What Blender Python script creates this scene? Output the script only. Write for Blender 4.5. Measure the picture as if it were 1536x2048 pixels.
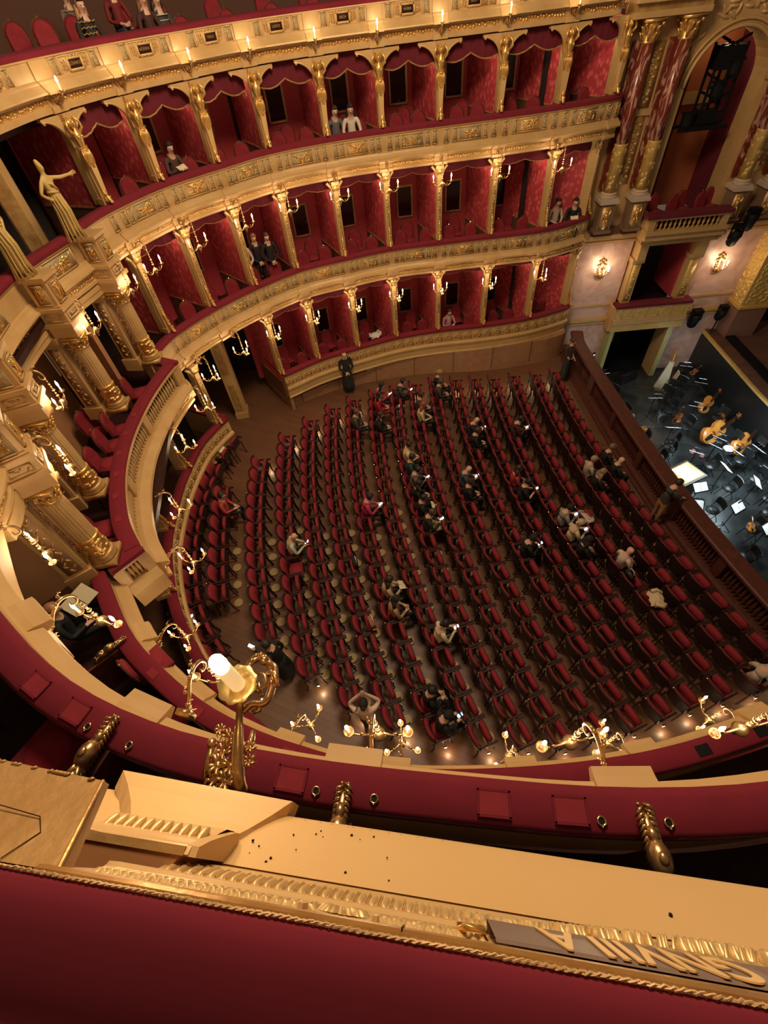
import bpy, math, random
from mathutils import Vector, Matrix
R = random.Random(7)
PI = math.pi
for o in list(bpy.data.objects): bpy.data.objects.remove(o)
SC = bpy.context.scene
COL = SC.collection
# ---------------------------------------------------------------- camera
cd = bpy.data.cameras.new('camera'); cam = bpy.data.objects.new('camera', cd); COL.objects.link(cam)
cd.sensor_fit = 'VERTICAL'; cd.sensor_height = 36.0; cd.lens = 920.0 / 2048.0 * 36.0
cd.clip_start = 0.02; cd.clip_end = 200
EX = (0.97786021, -0.19900566, 0.06470048); EY = (-0.19398235, -0.74608793, 0.63696441); UP = (-0.07848727, -0.63541290, -0.76817328)
cam.matrix_world = Matrix(((EX[0], -EX[1], -EX[2], 0.0), (EY[0], -EY[1], -EY[2], -8.2), (UP[0], -UP[1], -UP[2], 11.05), (0, 0, 0, 1)))
SC.camera = cam
# ---------------------------------------------------------------- world, exposure
wd = bpy.data.worlds.new('world'); SC.world = wd; wd.use_nodes = True
wd.node_tree.nodes['Background'].inputs[0].default_value = (1.0, 0.66, 0.42, 1)
wd.node_tree.nodes['Background'].inputs[1].default_value = 0.10
SC.view_settings.view_transform = 'Standard'; SC.view_settings.look = 'None'
SC.view_settings.gamma = 1.0; SC.view_settings.use_curve_mapping = False
SC.view_settings.exposure = 0.14
WARM = (1.0, 0.74, 0.45)
def lamp(name, loc, power, color=WARM, radius=0.1, kind='POINT', size=None, rot=None, parent=None):
    d = bpy.data.lights.new(name, kind); d.energy = power; d.color = color
    if kind == 'AREA': d.size = size or 1.0
    else: d.shadow_soft_size = radius
    o = bpy.data.objects.new(name, d); COL.objects.link(o); o.location = loc
    if rot: o.rotation_euler = rot
    if parent: o.parent = parent
    return o
lamp('great_chandelier_light', (1.5, -0.5, 15.5), 3300, (1.0, 0.76, 0.49), 1.6)          # the hall's big ceiling lamp, above the frame
lamp('pit_fill_light', (13.0, 0.8, 0.9), 130, (0.72, 0.93, 1.0), kind='AREA', size=1.6)        # cool fill light added over the orchestra pit, without a fitting
# ---------------------------------------------------------------- materials
MATS = {}
def mat(name, col, rough=0.6, metal=0.0, noise=None, bump=None, sheen=0.0, emit=None, spec=0.5):
    m = bpy.data.materials.new(name); m.use_nodes = True; MATS[name] = m
    nt = m.node_tree; b = nt.nodes['Principled BSDF']
    b.inputs['Base Color'].default_value = (*col, 1); b.inputs['Roughness'].default_value = rough; b.inputs['Metallic'].default_value = metal
    b.inputs['Specular IOR Level'].default_value = spec
    if sheen: b.inputs['Sheen Weight'].default_value = sheen; b.inputs['Sheen Tint'].default_value = (*[min(1, c * 2.2 + .05) for c in col], 1)
    if emit: b.inputs['Emission Color'].default_value = (*emit[0], 1); b.inputs['Emission Strength'].default_value = emit[1]
    tc = None
    if noise or bump:
        tc = nt.nodes.new('ShaderNodeTexCoord')
    if noise:                                                       # (scale, second colour, contrast lo, hi)
        n = nt.nodes.new('ShaderNodeTexNoise'); n.inputs['Scale'].default_value = noise[0]; n.inputs['Detail'].default_value = 5
        nt.links.new(tc.outputs['Object'], n.inputs['Vector'])
        r = nt.nodes.new('ShaderNodeValToRGB'); r.color_ramp.elements[0].position = noise[2]; r.color_ramp.elements[1].position = noise[3]
        r.color_ramp.elements[0].color = (*col, 1); r.color_ramp.elements[1].color = (*noise[1], 1)
        nt.links.new(n.outputs['Fac'], r.inputs['Fac']); nt.links.new(r.outputs['Color'], b.inputs['Base Color'])
    if bump:                                                        # (scale, strength, distance)
        n2 = nt.nodes.new('ShaderNodeTexNoise'); n2.inputs['Scale'].default_value = bump[0]; n2.inputs['Detail'].default_value = 4
        nt.links.new(tc.outputs['Object'], n2.inputs['Vector'])
        bp = nt.nodes.new('ShaderNodeBump'); bp.inputs['Strength'].default_value = bump[1]; bp.inputs['Distance'].default_value = bump[2]
        nt.links.new(n2.outputs['Fac'], bp.inputs['Height']); nt.links.new(bp.outputs['Normal'], b.inputs['Normal'])
    return m
CREAM = mat('cream_paint', (.60, .385, .165), .42, .12, (3.0, (.54, .325, .125), .35, .7), (14, .10, .01))
CREAM2 = mat('pale_cream_paint', (.72, .46, .19), .5, .1, (2.0, (.66, .40, .15), .3, .7))
LEDGE = mat('ledge_cream', (.60, .375, .155), .6, 0, (2.5, (.55, .33, .125), .3, .75), (40, .06, .004))
GOLD = mat('gilding', (.80, .52, .19), .36, .72, (9, (.70, .38, .09), .35, .7), (30, .25, .006))
GOLDD = mat('dull_gilding', (.58, .37, .14), .45, .4, (7, (.40, .20, .06), .35, .7), (24, .35, .01))
STRIP = mat('worn_gold_strip', (.52, .27, .07), .4, .55, (18, (.40, .19, .05), .3, .7), (30, .5, .006))
FIELD = mat('grey_green_field', (.33, .27, .16), .6, .15, (20, (.42, .32, .17), .35, .65))
VELVET = mat('red_velvet', (.185, .0045, .018), .9, 0, (5, (.15, .0035, .014), .3, .75), None, .03)
VELVD = mat('dark_velvet', (.14, .006, .017), .9, 0, (4, (.11, .004, .013), .3, .7), None, .03)
SEATRED = mat('seat_plush', (.26, .013, .024), .85, 0, (9, (.21, .009, .018), .35, .7), None, .04)
DWOOD = mat('dark_mahogany', (.038, .012, .008), .6, 0, (12, (.028, .008, .006), .3, .7), spec=.25)
RWOOD = mat('red_mahogany', (.105, .025, .012), .6, 0, (10, (.07, .015, .008), .3, .7))
BLACK = mat('black', (.006, .006, .007), .6, spec=.2)
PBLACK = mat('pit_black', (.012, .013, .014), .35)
SOFTBLK = mat('dark_interior', (.020, .010, .008), .9)
BOXRED = mat('plain_red_paper', (.40, .034, .044), .75)
def damask():
    m = mat('damask_paper', (.26, .014, .020), .65); nt = m.node_tree; b = nt.nodes['Principled BSDF']
    tc = nt.nodes.new('ShaderNodeTexCoord'); v = nt.nodes.new('ShaderNodeTexVoronoi'); v.inputs['Scale'].default_value = 9
    mp = nt.nodes.new('ShaderNodeMapping'); mp.inputs['Scale'].default_value = (1, 1, .7)
    nt.links.new(tc.outputs['Object'], mp.inputs['Vector']); nt.links.new(mp.outputs['Vector'], v.inputs['Vector'])
    r = nt.nodes.new('ShaderNodeValToRGB'); r.color_ramp.elements[0].color = (.68, .12, .125, 1); r.color_ramp.elements[1].color = (.45, .042, .052, 1)
    r.color_ramp.elements[0].position = .25; r.color_ramp.elements[1].position = .5
    nt.links.new(v.outputs['Distance'], r.inputs['Fac']); nt.links.new(r.outputs['Color'], b.inputs['Base Color']); return m
DAMASK = damask()
def wood_floor():
    m = mat('parquet', (.12, .05, .025), .45); nt = m.node_tree; b = nt.nodes['Principled BSDF']
    tc = nt.nodes.new('ShaderNodeTexCoord'); mp = nt.nodes.new('ShaderNodeMapping'); mp.inputs['Rotation'].default_value = (0, 0, .6)
    br = nt.nodes.new('ShaderNodeTexBrick'); br.inputs['Scale'].default_value = 1.0; br.inputs['Brick Width'].default_value = 1.6; br.inputs['Row Height'].default_value = .14
    br.inputs['Mortar Size'].default_value = .004; br.inputs['Color1'].default_value = (.20, .088, .044, 1); br.inputs['Color2'].default_value = (.165, .070, .035, 1); br.inputs['Mortar'].default_value = (.08, .034, .017, 1)
    n = nt.nodes.new('ShaderNodeTexNoise'); n.inputs['Scale'].default_value = 1.1; mx = nt.nodes.new('ShaderNodeMixRGB'); mx.blend_type = 'MULTIPLY'; mx.inputs[0].default_value = .35
    nt.links.new(tc.outputs['Object'], mp.inputs['Vector']); nt.links.new(mp.outputs['Vector'], br.inputs['Vector']); nt.links.new(tc.outputs['Object'], n.inputs['Vector'])
    nt.links.new(br.outputs['Color'], mx.inputs[1]); nt.links.new(n.outputs['Color'], mx.inputs[2]); nt.links.new(mx.outputs['Color'], b.inputs['Base Color']); return m
PARQ = wood_floor()
def marble(name, c1, c2, scale, lo, hi, rough=.25, sz=1.0):
    m = mat(name, c1, rough); nt = m.node_tree; b = nt.nodes['Principled BSDF']
    tc = nt.nodes.new('ShaderNodeTexCoord'); n = nt.nodes.new('ShaderNodeTexNoise'); n.inputs['Scale'].default_value = scale; n.inputs['Detail'].default_value = 6; n.inputs['Distortion'].default_value = 1.6
    r = nt.nodes.new('ShaderNodeValToRGB'); r.color_ramp.elements[0].position = lo; r.color_ramp.elements[1].position = hi; r.color_ramp.elements[0].color = (*c1, 1); r.color_ramp.elements[1].color = (*c2, 1)
    mp = nt.nodes.new('ShaderNodeMapping'); mp.inputs['Scale'].default_value = (1, 1, sz); nt.links.new(tc.outputs['Object'], mp.inputs['Vector']); nt.links.new(mp.outputs['Vector'], n.inputs['Vector']); nt.links.new(n.outputs['Fac'], r.inputs['Fac']); nt.links.new(r.outputs['Color'], b.inputs['Base Color']); return m
REDMARB = marble('red_marble', (.17, .030, .018), (.58, .32, .24), 5.0, .53, .62, .2, .35)
PINKMARB = marble('pink_marble', (.66, .44, .36), (.54, .32, .25), 1.6, .42, .62, .3)
STUCCO = marble('mottled_stucco', (.34, .17, .085), (.28, .125, .06), 2.2, .35, .65, .55)
OLIVE = mat('olive_gold_carving', (.68, .45, .14), .45, .2, (9, (.55, .34, .09), .3, .7), (16, .3, .01))
GREENP = mat('green_painted_jamb', (.42, .42, .16), .45)
STONE = mat('pale_stone', (.55, .42, .32), .5)
STATUE = mat('statue_yellow', (.60, .42, .14), .6, .05, (6, (.52, .35, .11), .3, .7))
CANDLE = mat('candle_white', (.9, .82, .62), .4, emit=((1.0, .68, .30), .5))
BULB = mat('bulb_glow', (1, 1, 1), .3, emit=((1.0, .88, .62), 32.0)); BULB.cycles.emission_sampling = 'NONE'
GLASS = mat('crystal', (.95, .85, .65), .05, 0, spec=.8)
GLASS.node_tree.nodes['Principled BSDF'].inputs['Transmission Weight'].default_value = .75
GLASS.node_tree.nodes['Principled BSDF'].inputs['IOR'].default_value = 1.25
BRASS = mat('polished_brass', (.95, .66, .28), .18, 1.0)
MIRROR = mat('dark_mirror', (.03, .006, .007), .12, .0, spec=.6)
PITFLOOR = marble('pit_floor', (.020, .023, .025), (.045, .052, .055), 1.3, .4, .7, .28)
STAGEW = marble('stage_boards', (.13, .062, .040), (.085, .038, .025), 1.5, .35, .65, .6)
PAPER = mat('sheet_paper', (.85, .88, .9), .7, emit=((.75, .92, 1.0), .35))  # faint glow put into the colour, standing for lamplight
SCREEN = mat('phone_screen', (.8, .9, 1), .2, emit=((.70, .86, 1.0), 4.0))
SCREENB = mat('blue_phone_screen', (.3, .7, 1), .2, emit=((.25, .62, 1.0), 3.5))
VARN = mat('varnished_spruce', (.62, .25, .045), .25, 0, (6, (.45, .15, .025), .35, .7))
VARND = mat('dark_varnish', (.28, .085, .02), .25)
SKIN = mat('skin', (.62, .36, .25), .5)
CHROME = mat('chrome', (.75, .78, .8), .18, 1.0)
ORANGE = mat('orange_wall', (.42, .11, .035), .8)
BRONZE = mat('lamp_gilt', (.66, .42, .20), .30, .9, (25, (.46, .27, .11), .35, .7), (50, .25, .004))
VENT = mat('vent_brass', (.40, .28, .13), .6, .2)
_cm = {}
def cmat(c, rough=.8):
    k = tuple(round(x, 3) for x in c)
    if k not in _cm: _cm[k] = mat('cloth', c, rough)
    return _cm[k]
# ---------------------------------------------------------------- mesh builder
class MB:
    def __init__(s): s.v = []; s.f = []; s.m = []; s.mi = 0
    def add(s, vs, fs):
        o = len(s.v); s.v += [tuple(p) for p in vs]; s.f += [tuple(i + o for i in f) for f in fs]; s.m += [s.mi] * len(fs); return s
    def box(s, c, d, rz=0.0, taper=1.0, ry=0.0):
        x, y, z = d[0] / 2, d[1] / 2, d[2] / 2; vs = []
        for k, (a, b, e) in enumerate([(-1, -1, -1), (1, -1, -1), (1, 1, -1), (-1, 1, -1), (-1, -1, 1), (1, -1, 1), (1, 1, 1), (-1, 1, 1)]):
            t = taper if e > 0 else 1
            p = Vector((a * x * t, b * y * t, e * z))
            if ry: p = Matrix.Rotation(ry, 3, 'Y') @ p
            if rz: p = Matrix.Rotation(rz, 3, 'Z') @ p
            vs.append(p + Vector(c))
        return s.add(vs, [(0, 3, 2, 1), (4, 5, 6, 7), (0, 1, 5, 4), (1, 2, 6, 5), (2, 3, 7, 6), (3, 0, 4, 7)])
    def hexa(s, p):                                                  # eight corners: bottom four, top four
        return s.add(p, [(0, 3, 2, 1), (4, 5, 6, 7), (0, 1, 5, 4), (1, 2, 6, 5), (2, 3, 7, 6), (3, 0, 4, 7)])
    def tube(s, pts, r, n=6, caps=True):
        pts = [Vector(p) for p in pts]; rr = r if isinstance(r, (list, tuple)) else [r] * len(pts); vs = []; fs = []; up = Vector((0, 0, 1)); last = None
        for i, p in enumerate(pts):
            t = (pts[min(i + 1, len(pts) - 1)] - pts[max(i - 1, 0)]).normalized()
            a = last if last is not None else (Vector((1, 0, 0)) if abs(t.z) > .9 else up)
            u = (a - t * a.dot(t)); u = u.normalized() if u.length > 1e-5 else t.orthogonal().normalized(); w = t.cross(u); last = u
            for k in range(n):
                q = 2 * PI * k / n; vs.append(p + (u * math.cos(q) + w * math.sin(q)) * rr[i])
        for i in range(len(pts) - 1):
            for k in range(n): fs.append((i * n + k, i * n + (k + 1) % n, (i + 1) * n + (k + 1) % n, (i + 1) * n + k))
        if caps: fs.append(tuple(reversed(range(n)))); fs.append(tuple(range((len(pts) - 1) * n, len(pts) * n)))
        return s.add(vs, fs)
    def lathe(s, prof, n=12, c=(0, 0, 0), flute=0.0, sx=1.0, sy=1.0):
        vs = []; fs = []
        for r, z in prof:
            for k in range(n):
                q = 2 * PI * k / n; rr = r * (1 - flute * (k % 2)); vs.append((c[0] + rr * math.cos(q) * sx, c[1] + rr * math.sin(q) * sy, c[2] + z))
        for i in range(len(prof) - 1):
            for k in range(n): fs.append((i * n + k, i * n + (k + 1) % n, (i + 1) * n + (k + 1) % n, (i + 1) * n + k))
        fs.append(tuple(reversed(range(n)))); fs.append(tuple(range((len(prof) - 1) * n, len(prof) * n)))
        return s.add(vs, fs)
    def ball(s, c, r, n=8, k=5, rot=None):
        rx, ry, rz = r if isinstance(r, (list, tuple)) else (r, r, r); vs = [Vector((0, 0, -rz))]; fs = []
        for i in range(1, k):
            a = -PI / 2 + PI * i / k
            for j in range(n): q = 2 * PI * j / n; vs.append(Vector((rx * math.cos(a) * math.cos(q), ry * math.cos(a) * math.sin(q), rz * math.sin(a))))
        vs.append(Vector((0, 0, rz)))
        for j in range(n): fs.append((0, 1 + (j + 1) % n, 1 + j))
        for i in range(k - 2):
            for j in range(n): a = 1 + i * n; fs.append((a + j, a + (j + 1) % n, a + n + (j + 1) % n, a + n + j))
        a = 1 + (k - 2) * n
        for j in range(n): fs.append((a + j, a + (j + 1) % n, len(vs) - 1))
        if rot is not None: vs = [rot @ v for v in vs]
        return s.add([v + Vector(c) for v in vs], fs)
    def bump(s, c, u, v, w, ru, rv, h):                              # a raised pebble of ornament on a plane u, v with outward w
        c = Vector(c); u = Vector(u); v = Vector(v); w = Vector(w); vs = []
        for k in range(6): q = PI * k / 3; vs.append(c + u * (ru * math.cos(q)) + v * (rv * math.sin(q)))
        for k in range(6): q = PI * k / 3; vs.append(c + u * (ru * .6 * math.cos(q)) + v * (rv * .6 * math.sin(q)) + w * h * .8)
        vs.append(c + w * h)
        return s.add(vs, [(k, (k + 1) % 6, 6 + (k + 1) % 6, 6 + k) for k in range(6)] + [(6 + k, 6 + (k + 1) % 6, 12) for k in range(6)])
    def build(s, name, mats, parent=None, smooth=False, loc=None, rz=None):
        me = bpy.data.meshes.new(name); me.from_pydata(s.v, [], s.f)
        mats = mats if isinstance(mats, (list, tuple)) else [mats]
        for m in mats: me.materials.append(m)
        if len(mats) > 1: me.polygons.foreach_set('material_index', s.m)
        if smooth: me.polygons.foreach_set('use_smooth', [True] * len(me.polygons))
        me.update()
        return link(name, me, parent, loc, rz)
def link(name, me, parent=None, loc=None, rz=None):
    o = bpy.data.objects.new(name, me); COL.objects.link(o)
    if parent: o.parent = parent
    if loc: o.location = loc
    if rz is not None: o.rotation_euler = (0, 0, rz)
    return o
def tag(o, label, cat, group=None):
    o['label'] = label; o['category'] = cat
    if group: o['group'] = group
    return o
def thing(name, label, cat, loc=(0, 0, 0), rz=0.0, group=None):
    o = bpy.data.objects.new(name, None); COL.objects.link(o); o.location = loc; o.rotation_euler = (0, 0, rz); o.empty_display_size = .1
    return tag(o, label, cat, group)
def struct(o): o['kind'] = 'structure'; return o
def sempty(name):
    o = bpy.data.objects.new(name, None); COL.objects.link(o); return struct(o)
KIDS = {}
def kids(o): return [c for c in bpy.data.objects if c.parent is o]
def dup(root, ch, loc, rz, label, group=None):
    r = root.copy(); COL.objects.link(r); r.location = loc; r.rotation_euler = (0, 0, rz); r['label'] = label
    if group: r['group'] = group
    for c, gs in ch:
        k = c.copy(); COL.objects.link(k); k.parent = r
        for g in gs: h = g.copy(); COL.objects.link(h); h.parent = k
    return r
def tree(root): return [(c, list(c.children)) for c in root.children]
ORD = ['zeroth', 'first', 'second', 'third', 'fourth', 'fifth', 'sixth', 'seventh', 'eighth', 'ninth', 'tenth', 'eleventh', 'twelfth', 'thirteenth', 'fourteenth', 'fifteenth', 'sixteenth', 'seventeenth', 'eighteenth', 'nineteenth', 'twentieth', 'twenty-first', 'twenty-second', 'twenty-third', 'twenty-fourth', 'twenty-fifth']
# ---------------------------------------------------------------- curves in plan
def crom(pts, n=8):
    P = [Vector((*p, 0)) for p in pts]; P = [P[0] * 2 - P[1]] + P + [P[-1] * 2 - P[-2]]; out = []
    for i in range(1, len(P) - 2):
        a, b, c, d = P[i - 1:i + 3]
        for k in range(n):
            t = k / n; out.append(((2 * b) + (c - a) * t + (2 * a - 5 * b + 4 * c - d) * t * t + (3 * b - a - 3 * c + d) * t ** 3) * .5)
    out.append(P[-2]); return out
def sm(pts, n=5):                                                    # smooth a chain of 3-D points
    P = [Vector(p) for p in pts]; P = [P[0] * 2 - P[1]] + P + [P[-1] * 2 - P[-2]]; out = []
    for i in range(1, len(P) - 2):
        a, b, c, d = P[i - 1:i + 3]
        for k in range(n): t = k / n; out.append(((2 * b) + (c - a) * t + (2 * a - 5 * b + 4 * c - d) * t * t + (3 * b - a - 3 * c + d) * t ** 3) * .5)
    return out + [P[-2]]
def smr(r, n=5):
    return [r[i] + (r[i + 1] - r[i]) * k / n for i in range(len(r) - 1) for k in range(n)] + [r[-1]]
class Path:                                                          # plan curve; inward normal is on its left hand
    def __init__(s, pts, n=8, raw=False):
        s.p = [Vector((*p, 0)) for p in pts] if raw else crom(pts, n); s.L = [0.0]
        for a, b in zip(s.p, s.p[1:]): s.L.append(s.L[-1] + (b - a).length)
        s.len = s.L[-1]; s.t = []
        for i in range(len(s.p)): s.t.append((s.p[min(i + 1, len(s.p) - 1)] - s.p[max(i - 1, 0)]).normalized())
    def at(s, d):
        d = max(0, min(s.len, d)); i = 0
        while i < len(s.L) - 2 and s.L[i + 1] < d: i += 1
        f = (d - s.L[i]) / max(1e-6, s.L[i + 1] - s.L[i]); p = s.p[i].lerp(s.p[i + 1], f); t = s.t[i].lerp(s.t[i + 1], f).normalized()
        return p, t, Vector((-t.y, t.x, 0))
    def near(s, x, y):
        q = Vector((x, y, 0)); best = (1e9, 0)
        for i in range(len(s.p) - 1):
            a = s.p[i]; e = s.p[i + 1] - a; f = max(0, min(1, (q - a).dot(e) / e.length_squared)); dd = (a + e * f - q).length
            if dd < best[0]: best = (dd, s.L[i] + f * e.length)
        return best[1]
    def off(s, o, d0=None, d1=None):
        if d0 is None: return [(p + Vector((-t.y, t.x, 0)) * o) for p, t in zip(s.p, s.t)]
        n = max(1, int((d1 - d0) / .25)); return [(lambda a: a[0] + a[2] * o)(s.at(d0 + (d1 - d0) * k / n)) for k in range(n + 1)]
def sweep(mb, path, prof, d0=None, d1=None, caps=True, closed=False):
    rows = [path.off(o, d0, d1) for o, z in prof]; n = len(rows[0]); m = len(prof); vs = []; fs = []
    for (o, z), r in zip(prof, rows): vs += [(p.x, p.y, z) for p in r]
    for j in range(m if closed else m - 1):
        k = (j + 1) % m
        for i in range(n - 1): fs.append((j * n + i, k * n + i, k * n + i + 1, j * n + i + 1))
    if caps: fs.append(tuple(j * n for j in range(m))); fs.append(tuple(j * n + n - 1 for j in reversed(range(m))))
    return mb.add(vs, fs)
# ================================================================ STRUCTURE
T1 = Path([(9.75, 8.3), (9.72, 7.8), (9.4, 7.42), (7.92, 7.1), (6.3, 7.25), (4.6, 7.44), (2.9, 7.59), (1.44, 7.44), (-.13, 7.16), (-1.59, 6.37), (-2.73, 5.5), (-3.75, 4.4), (-4.2, 3.4), (-4.27, 3.15)])
T2PT = [(9.95, 8.4), (9.92, 7.85), (9.57, 7.5), (7.8, 7.36), (6.09, 7.4), (4.49, 7.52), (2.89, 7.62), (1.25, 7.58), (-.26, 7.28), (-1.56, 6.54), (-2.85, 5.65), (-3.85, 4.41), (-4.25, 3.55), (-4.33, 3.1)]
T2 = Path(T2PT)
T3 = Path([(p + n * -.28).xy for p, n in [(lambda a: (a[0], a[2]))(T2.at(T2.len * k / 24)) for k in range(2, 24)]] + [(-4.75, 2.7), (-5.1, 1.4), (-5.25, 0.0)], 4)
GF = Path([(9.85, 8.2), (9.75, 7.75), (9.5, 7.42), (8, 7.15), (6.2, 7.2), (4.45, 7.42), (2.9, 7.45), (1.35, 7.2), (-.08, 6.88), (-1.42, 6.3)])
GB = Path([(-3.36, 4.45), (-3.75, 3.95), (-4.13, 3.3), (-4.5, 2.0), (-4.66, .8), (-4.7, -.3), (-4.52, -1.5), (-4.2, -2.55), (-3.7, -3.6), (-3.1, -4.5), (-2.3, -5.4), (-1.3, -6.15), (-.1, -6.75), (1.35, -7.1), (3, -7.3), (6, -7.3)])
N2 = Path([(-4.1, -4.0), (-3.5, -5.15), (-2.85, -5.97), (-2.2, -6.62), (-1.46, -7.1), (-.62, -7.46), (.37, -7.78), (1.16, -8.0), (1.92, -8.13), (2.8, -8.17), (4.0, -8.1)])
N1 = Path([(-4.2, -3.25), (-3.61, -4.45), (-3.06, -5.15), (-2.5, -5.72), (-1.94, -6.15), (-1.28, -6.54), (-.2, -7.03), (1.35, -7.36), (2.88, -7.5), (4.5, -7.42), (6.2, -7.3), (9, -7.4)])
FAR = [(9.55, 7.6), (7.9, 7.35), (6.15, 7.4), (4.48, 7.6), (2.88, 7.65), (1.36, 7.5), (-.2, 7.2), (-1.55, 6.55), (-2.8, 5.6), (-3.85, 4.45)]       # the columns of the far boxes, stage end first
NEAR = [(x, -y) for x, y in FAR]
VP = [(-.21, -.06), (-.21, .03), (-.18, .055), (-.03, .06), (.025, .035), (.03, -.02), (.015, -.06)]
BP = [(-.22, -.05), (0, -.05), (0, -.085), (-.025, -.095), (-.025, -.46), (.01, -.475), (.03, -.52), (.075, -.57), (.13, -.605), (.13, -.635), (.03, -.66), (.02, -.70), (0, -.71), (0, -.83), (.03, -.845), (.03, -.90), (-.05, -.93), (-.22, -.93)]
BREAK = [(-.1, -.47), (.06, -.475), (.08, -.52), (.125, -.57), (.18, -.605), (.18, -.645), (.08, -.66), (.06, -.70), (.04, -.71), (.04, -.83), (.08, -.845), (.08, -.91), (.0, -.935), (-.1, -.935)]
V3 = [(-.5, -.09), (-.5, .02), (-.46, .045), (-.05, .04), (.0, .02), (.008, -.02), (0, -.06)]
B3 = [(-.3, -.05), (0, -.05), (.005, -.08), (-.012, -.09), (-.002, -.34), (.03, -.355), (.05, -.375), (.05, -.40), (.16, -.50), (.17, -.53), (.05, -.545), (.04, -.58), (.01, -.59), (.01, -.70), (.06, -.715), (.06, -.80), (-.05, -.82), (-.3, -.82)]
GP = [(-.22, -.05), (.0, -.05), (0, -.09), (-.03, -.10), (-.03, -.50), (.02, -.52), (.04, -.56), (.04, -.60), (-.02, -.72), (-.05, -.92), (-.02, -.94), (-.02, -.98), (-.10, -1.0), (-.5, -1.0)]
BOXPW = (3.5, 6.0, 8.0)
WAINS = mat('brown_wainscot', (.13, .06, .03), .5)
def rel(prof, z): return [(o, z + dz) for o, dz in prof]
def relief(name, w, h, seed, fieldm, count, parent=None, raised=.022):
    r = random.Random(seed); mb = MB(); X = Vector((1, 0, 0)); Z = Vector((0, 0, 1)); Y = Vector((0, 1, 0))
    mb.mi = 0; mb.box((0, .004, 0), (w, .012, h)); mb.mi = 1
    for sx in (-1, 1): mb.box((sx * (w / 2), .012, 0), (.022, .026, h + .02))
    for sz in (-1, 1): mb.box((0, .012, sz * h / 2), (w, .026, .022))
    mb.mi = 2
    if count > 12:                                                    # a trophy: lyre, crossed stems and leaves
        mb.tube([(-.1 * w, .03, -.3 * h), (-.16 * w, .035, 0), (-.06 * w, .03, .3 * h)], .014, 5); mb.tube([(.1 * w, .03, -.3 * h), (.16 * w, .035, 0), (.06 * w, .03, .3 * h)], .014, 5)
        a = r.uniform(.2, .5); mb.tube([(-.36 * w, .02, -a * h * .8), (.36 * w, .03, a * h * .8)], .011, 5); mb.tube([(-.36 * w, .03, a * h * .7), (.34 * w, .02, -a * h * .8)], .010, 5)
    for k in range(count):
        x = r.gauss(0, .21) * w if count > 12 else r.uniform(-.3, .3) * w; z = (r.uniform(-.36, .36)) * h; q = r.uniform(0, PI)
        x = max(-.42 * w, min(.42 * w, x)); u = Vector((math.cos(q), 0, math.sin(q))); v = Vector((-math.sin(q), 0, math.cos(q)))
        mb.bump((x, .01, z), u, v, Y, r.uniform(.03, .055) * min(1, w / .3 + .4), r.uniform(.012, .02), raised * r.uniform(.7, 1.3))
    return mb.build(name, [fieldm, CREAM, GOLD if count > 12 else GOLDD], parent, True)
def ang(t): return math.atan2(t.y, t.x)
def place(o, path, d, off, z, parent):
    p, t, n = path.at(d); k = o.copy(); COL.objects.link(k); k.parent = parent; k.location = (p.x + n.x * off, p.y + n.y * off, z); k.rotation_euler = (0, 0, ang(t)); return k
PANEL = [relief('relief_panel', .62, .29, s, f, 26) for s, f in ((1, FIELD), (2, CREAM), (3, FIELD))]
NARROW = [relief('narrow_panel', .13, .29, 11, FIELD, 6), relief('narrow_panel', .13, .29, 12, FIELD, 7)]
def frieze(path, d0, d1, o, z, h, parent, seed, step=.075, m=GOLD):
    r = random.Random(seed); mb = MB(); d = d0
    while d < d1:
        p, t, n = path.at(d); c = p + n * o; k = r.uniform(-.5, .5); u = t * math.cos(k) + Vector((0, 0, 1)) * math.sin(k); v = Vector((0, 0, 1)) * math.cos(k) - t * math.sin(k)
        mb.bump((c.x, c.y, z + r.uniform(-.18, .18) * h), u, v, n, step * .62, h * .30, .028); 
        if r.random() < .9: mb.bump((c.x + t.x * .03, c.y + t.y * .03, z + r.choice((-.3, .3)) * h), t, Vector((0, 0, 1)), n, step * .28, h * .14, .018)
        d += step
    o_ = mb.build('frieze_ornament', m, parent, True); o_['kind'] = 'stuff'; return o_
def parapet(name, path, z, nodes, prof=BP, vel=VP, brk=BREAK, d0=0, d1=None, body=CREAM, panels=True, fr=(.0, -.77, .10), pz=-.28, seed=3):
    d1 = d1 if d1 is not None else path.len; w = sempty(name)
    sweep(MB(), path, rel(prof, z), d0, d1).build('parapet', body, w)
    sweep(MB(), path, rel(vel, z), d0, d1).build('velvet_rail', VELVET, w, True)
    if brk:
        for d in nodes:
            if d0 + .1 < d < d1 - .1: sweep(MB(), path, rel(brk, z), d - .19, d + .19).build('ledge_block', body, w)
    if fr: frieze(path, d0 + .05, d1 - .05, fr[0], z + fr[1], fr[2], w, seed)
    if panels:
        ns = [d for d in nodes]
        for i, d in enumerate(ns):
            for s in (-.16, .16):
                if d0 < d + s < d1: place(NARROW[i % 2], path, d + s, -.022, z + pz, w)
            if i + 1 < len(ns):
                m = (d + ns[i + 1]) / 2; place(PANEL[(i * 2 + seed) % 3], path, m, -.022, z + pz, w)
                for s in (-.43, .43): place(NARROW[(i + 1) % 2], path, m + s, -.022, z + pz, w)
    return w
def ZF(x): return max(0.0, min(.5, .42 * (7 - x) / 8.5))            # the stalls floor rises gently towards the back
n1 = [T1.near(*p) for p in FAR]; n2 = [T2.near(*p) for p in FAR]; n3 = [T3.near(*p) for p in FAR]; ng = [GF.near(*p) for p in FAR[:8]]
wall1 = parapet('wall_far_first_tier', T1, 5.0, n1, seed=3)
wall2 = parapet('wall_far_second_tier', T2, 8.0, n2, seed=5)
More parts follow.
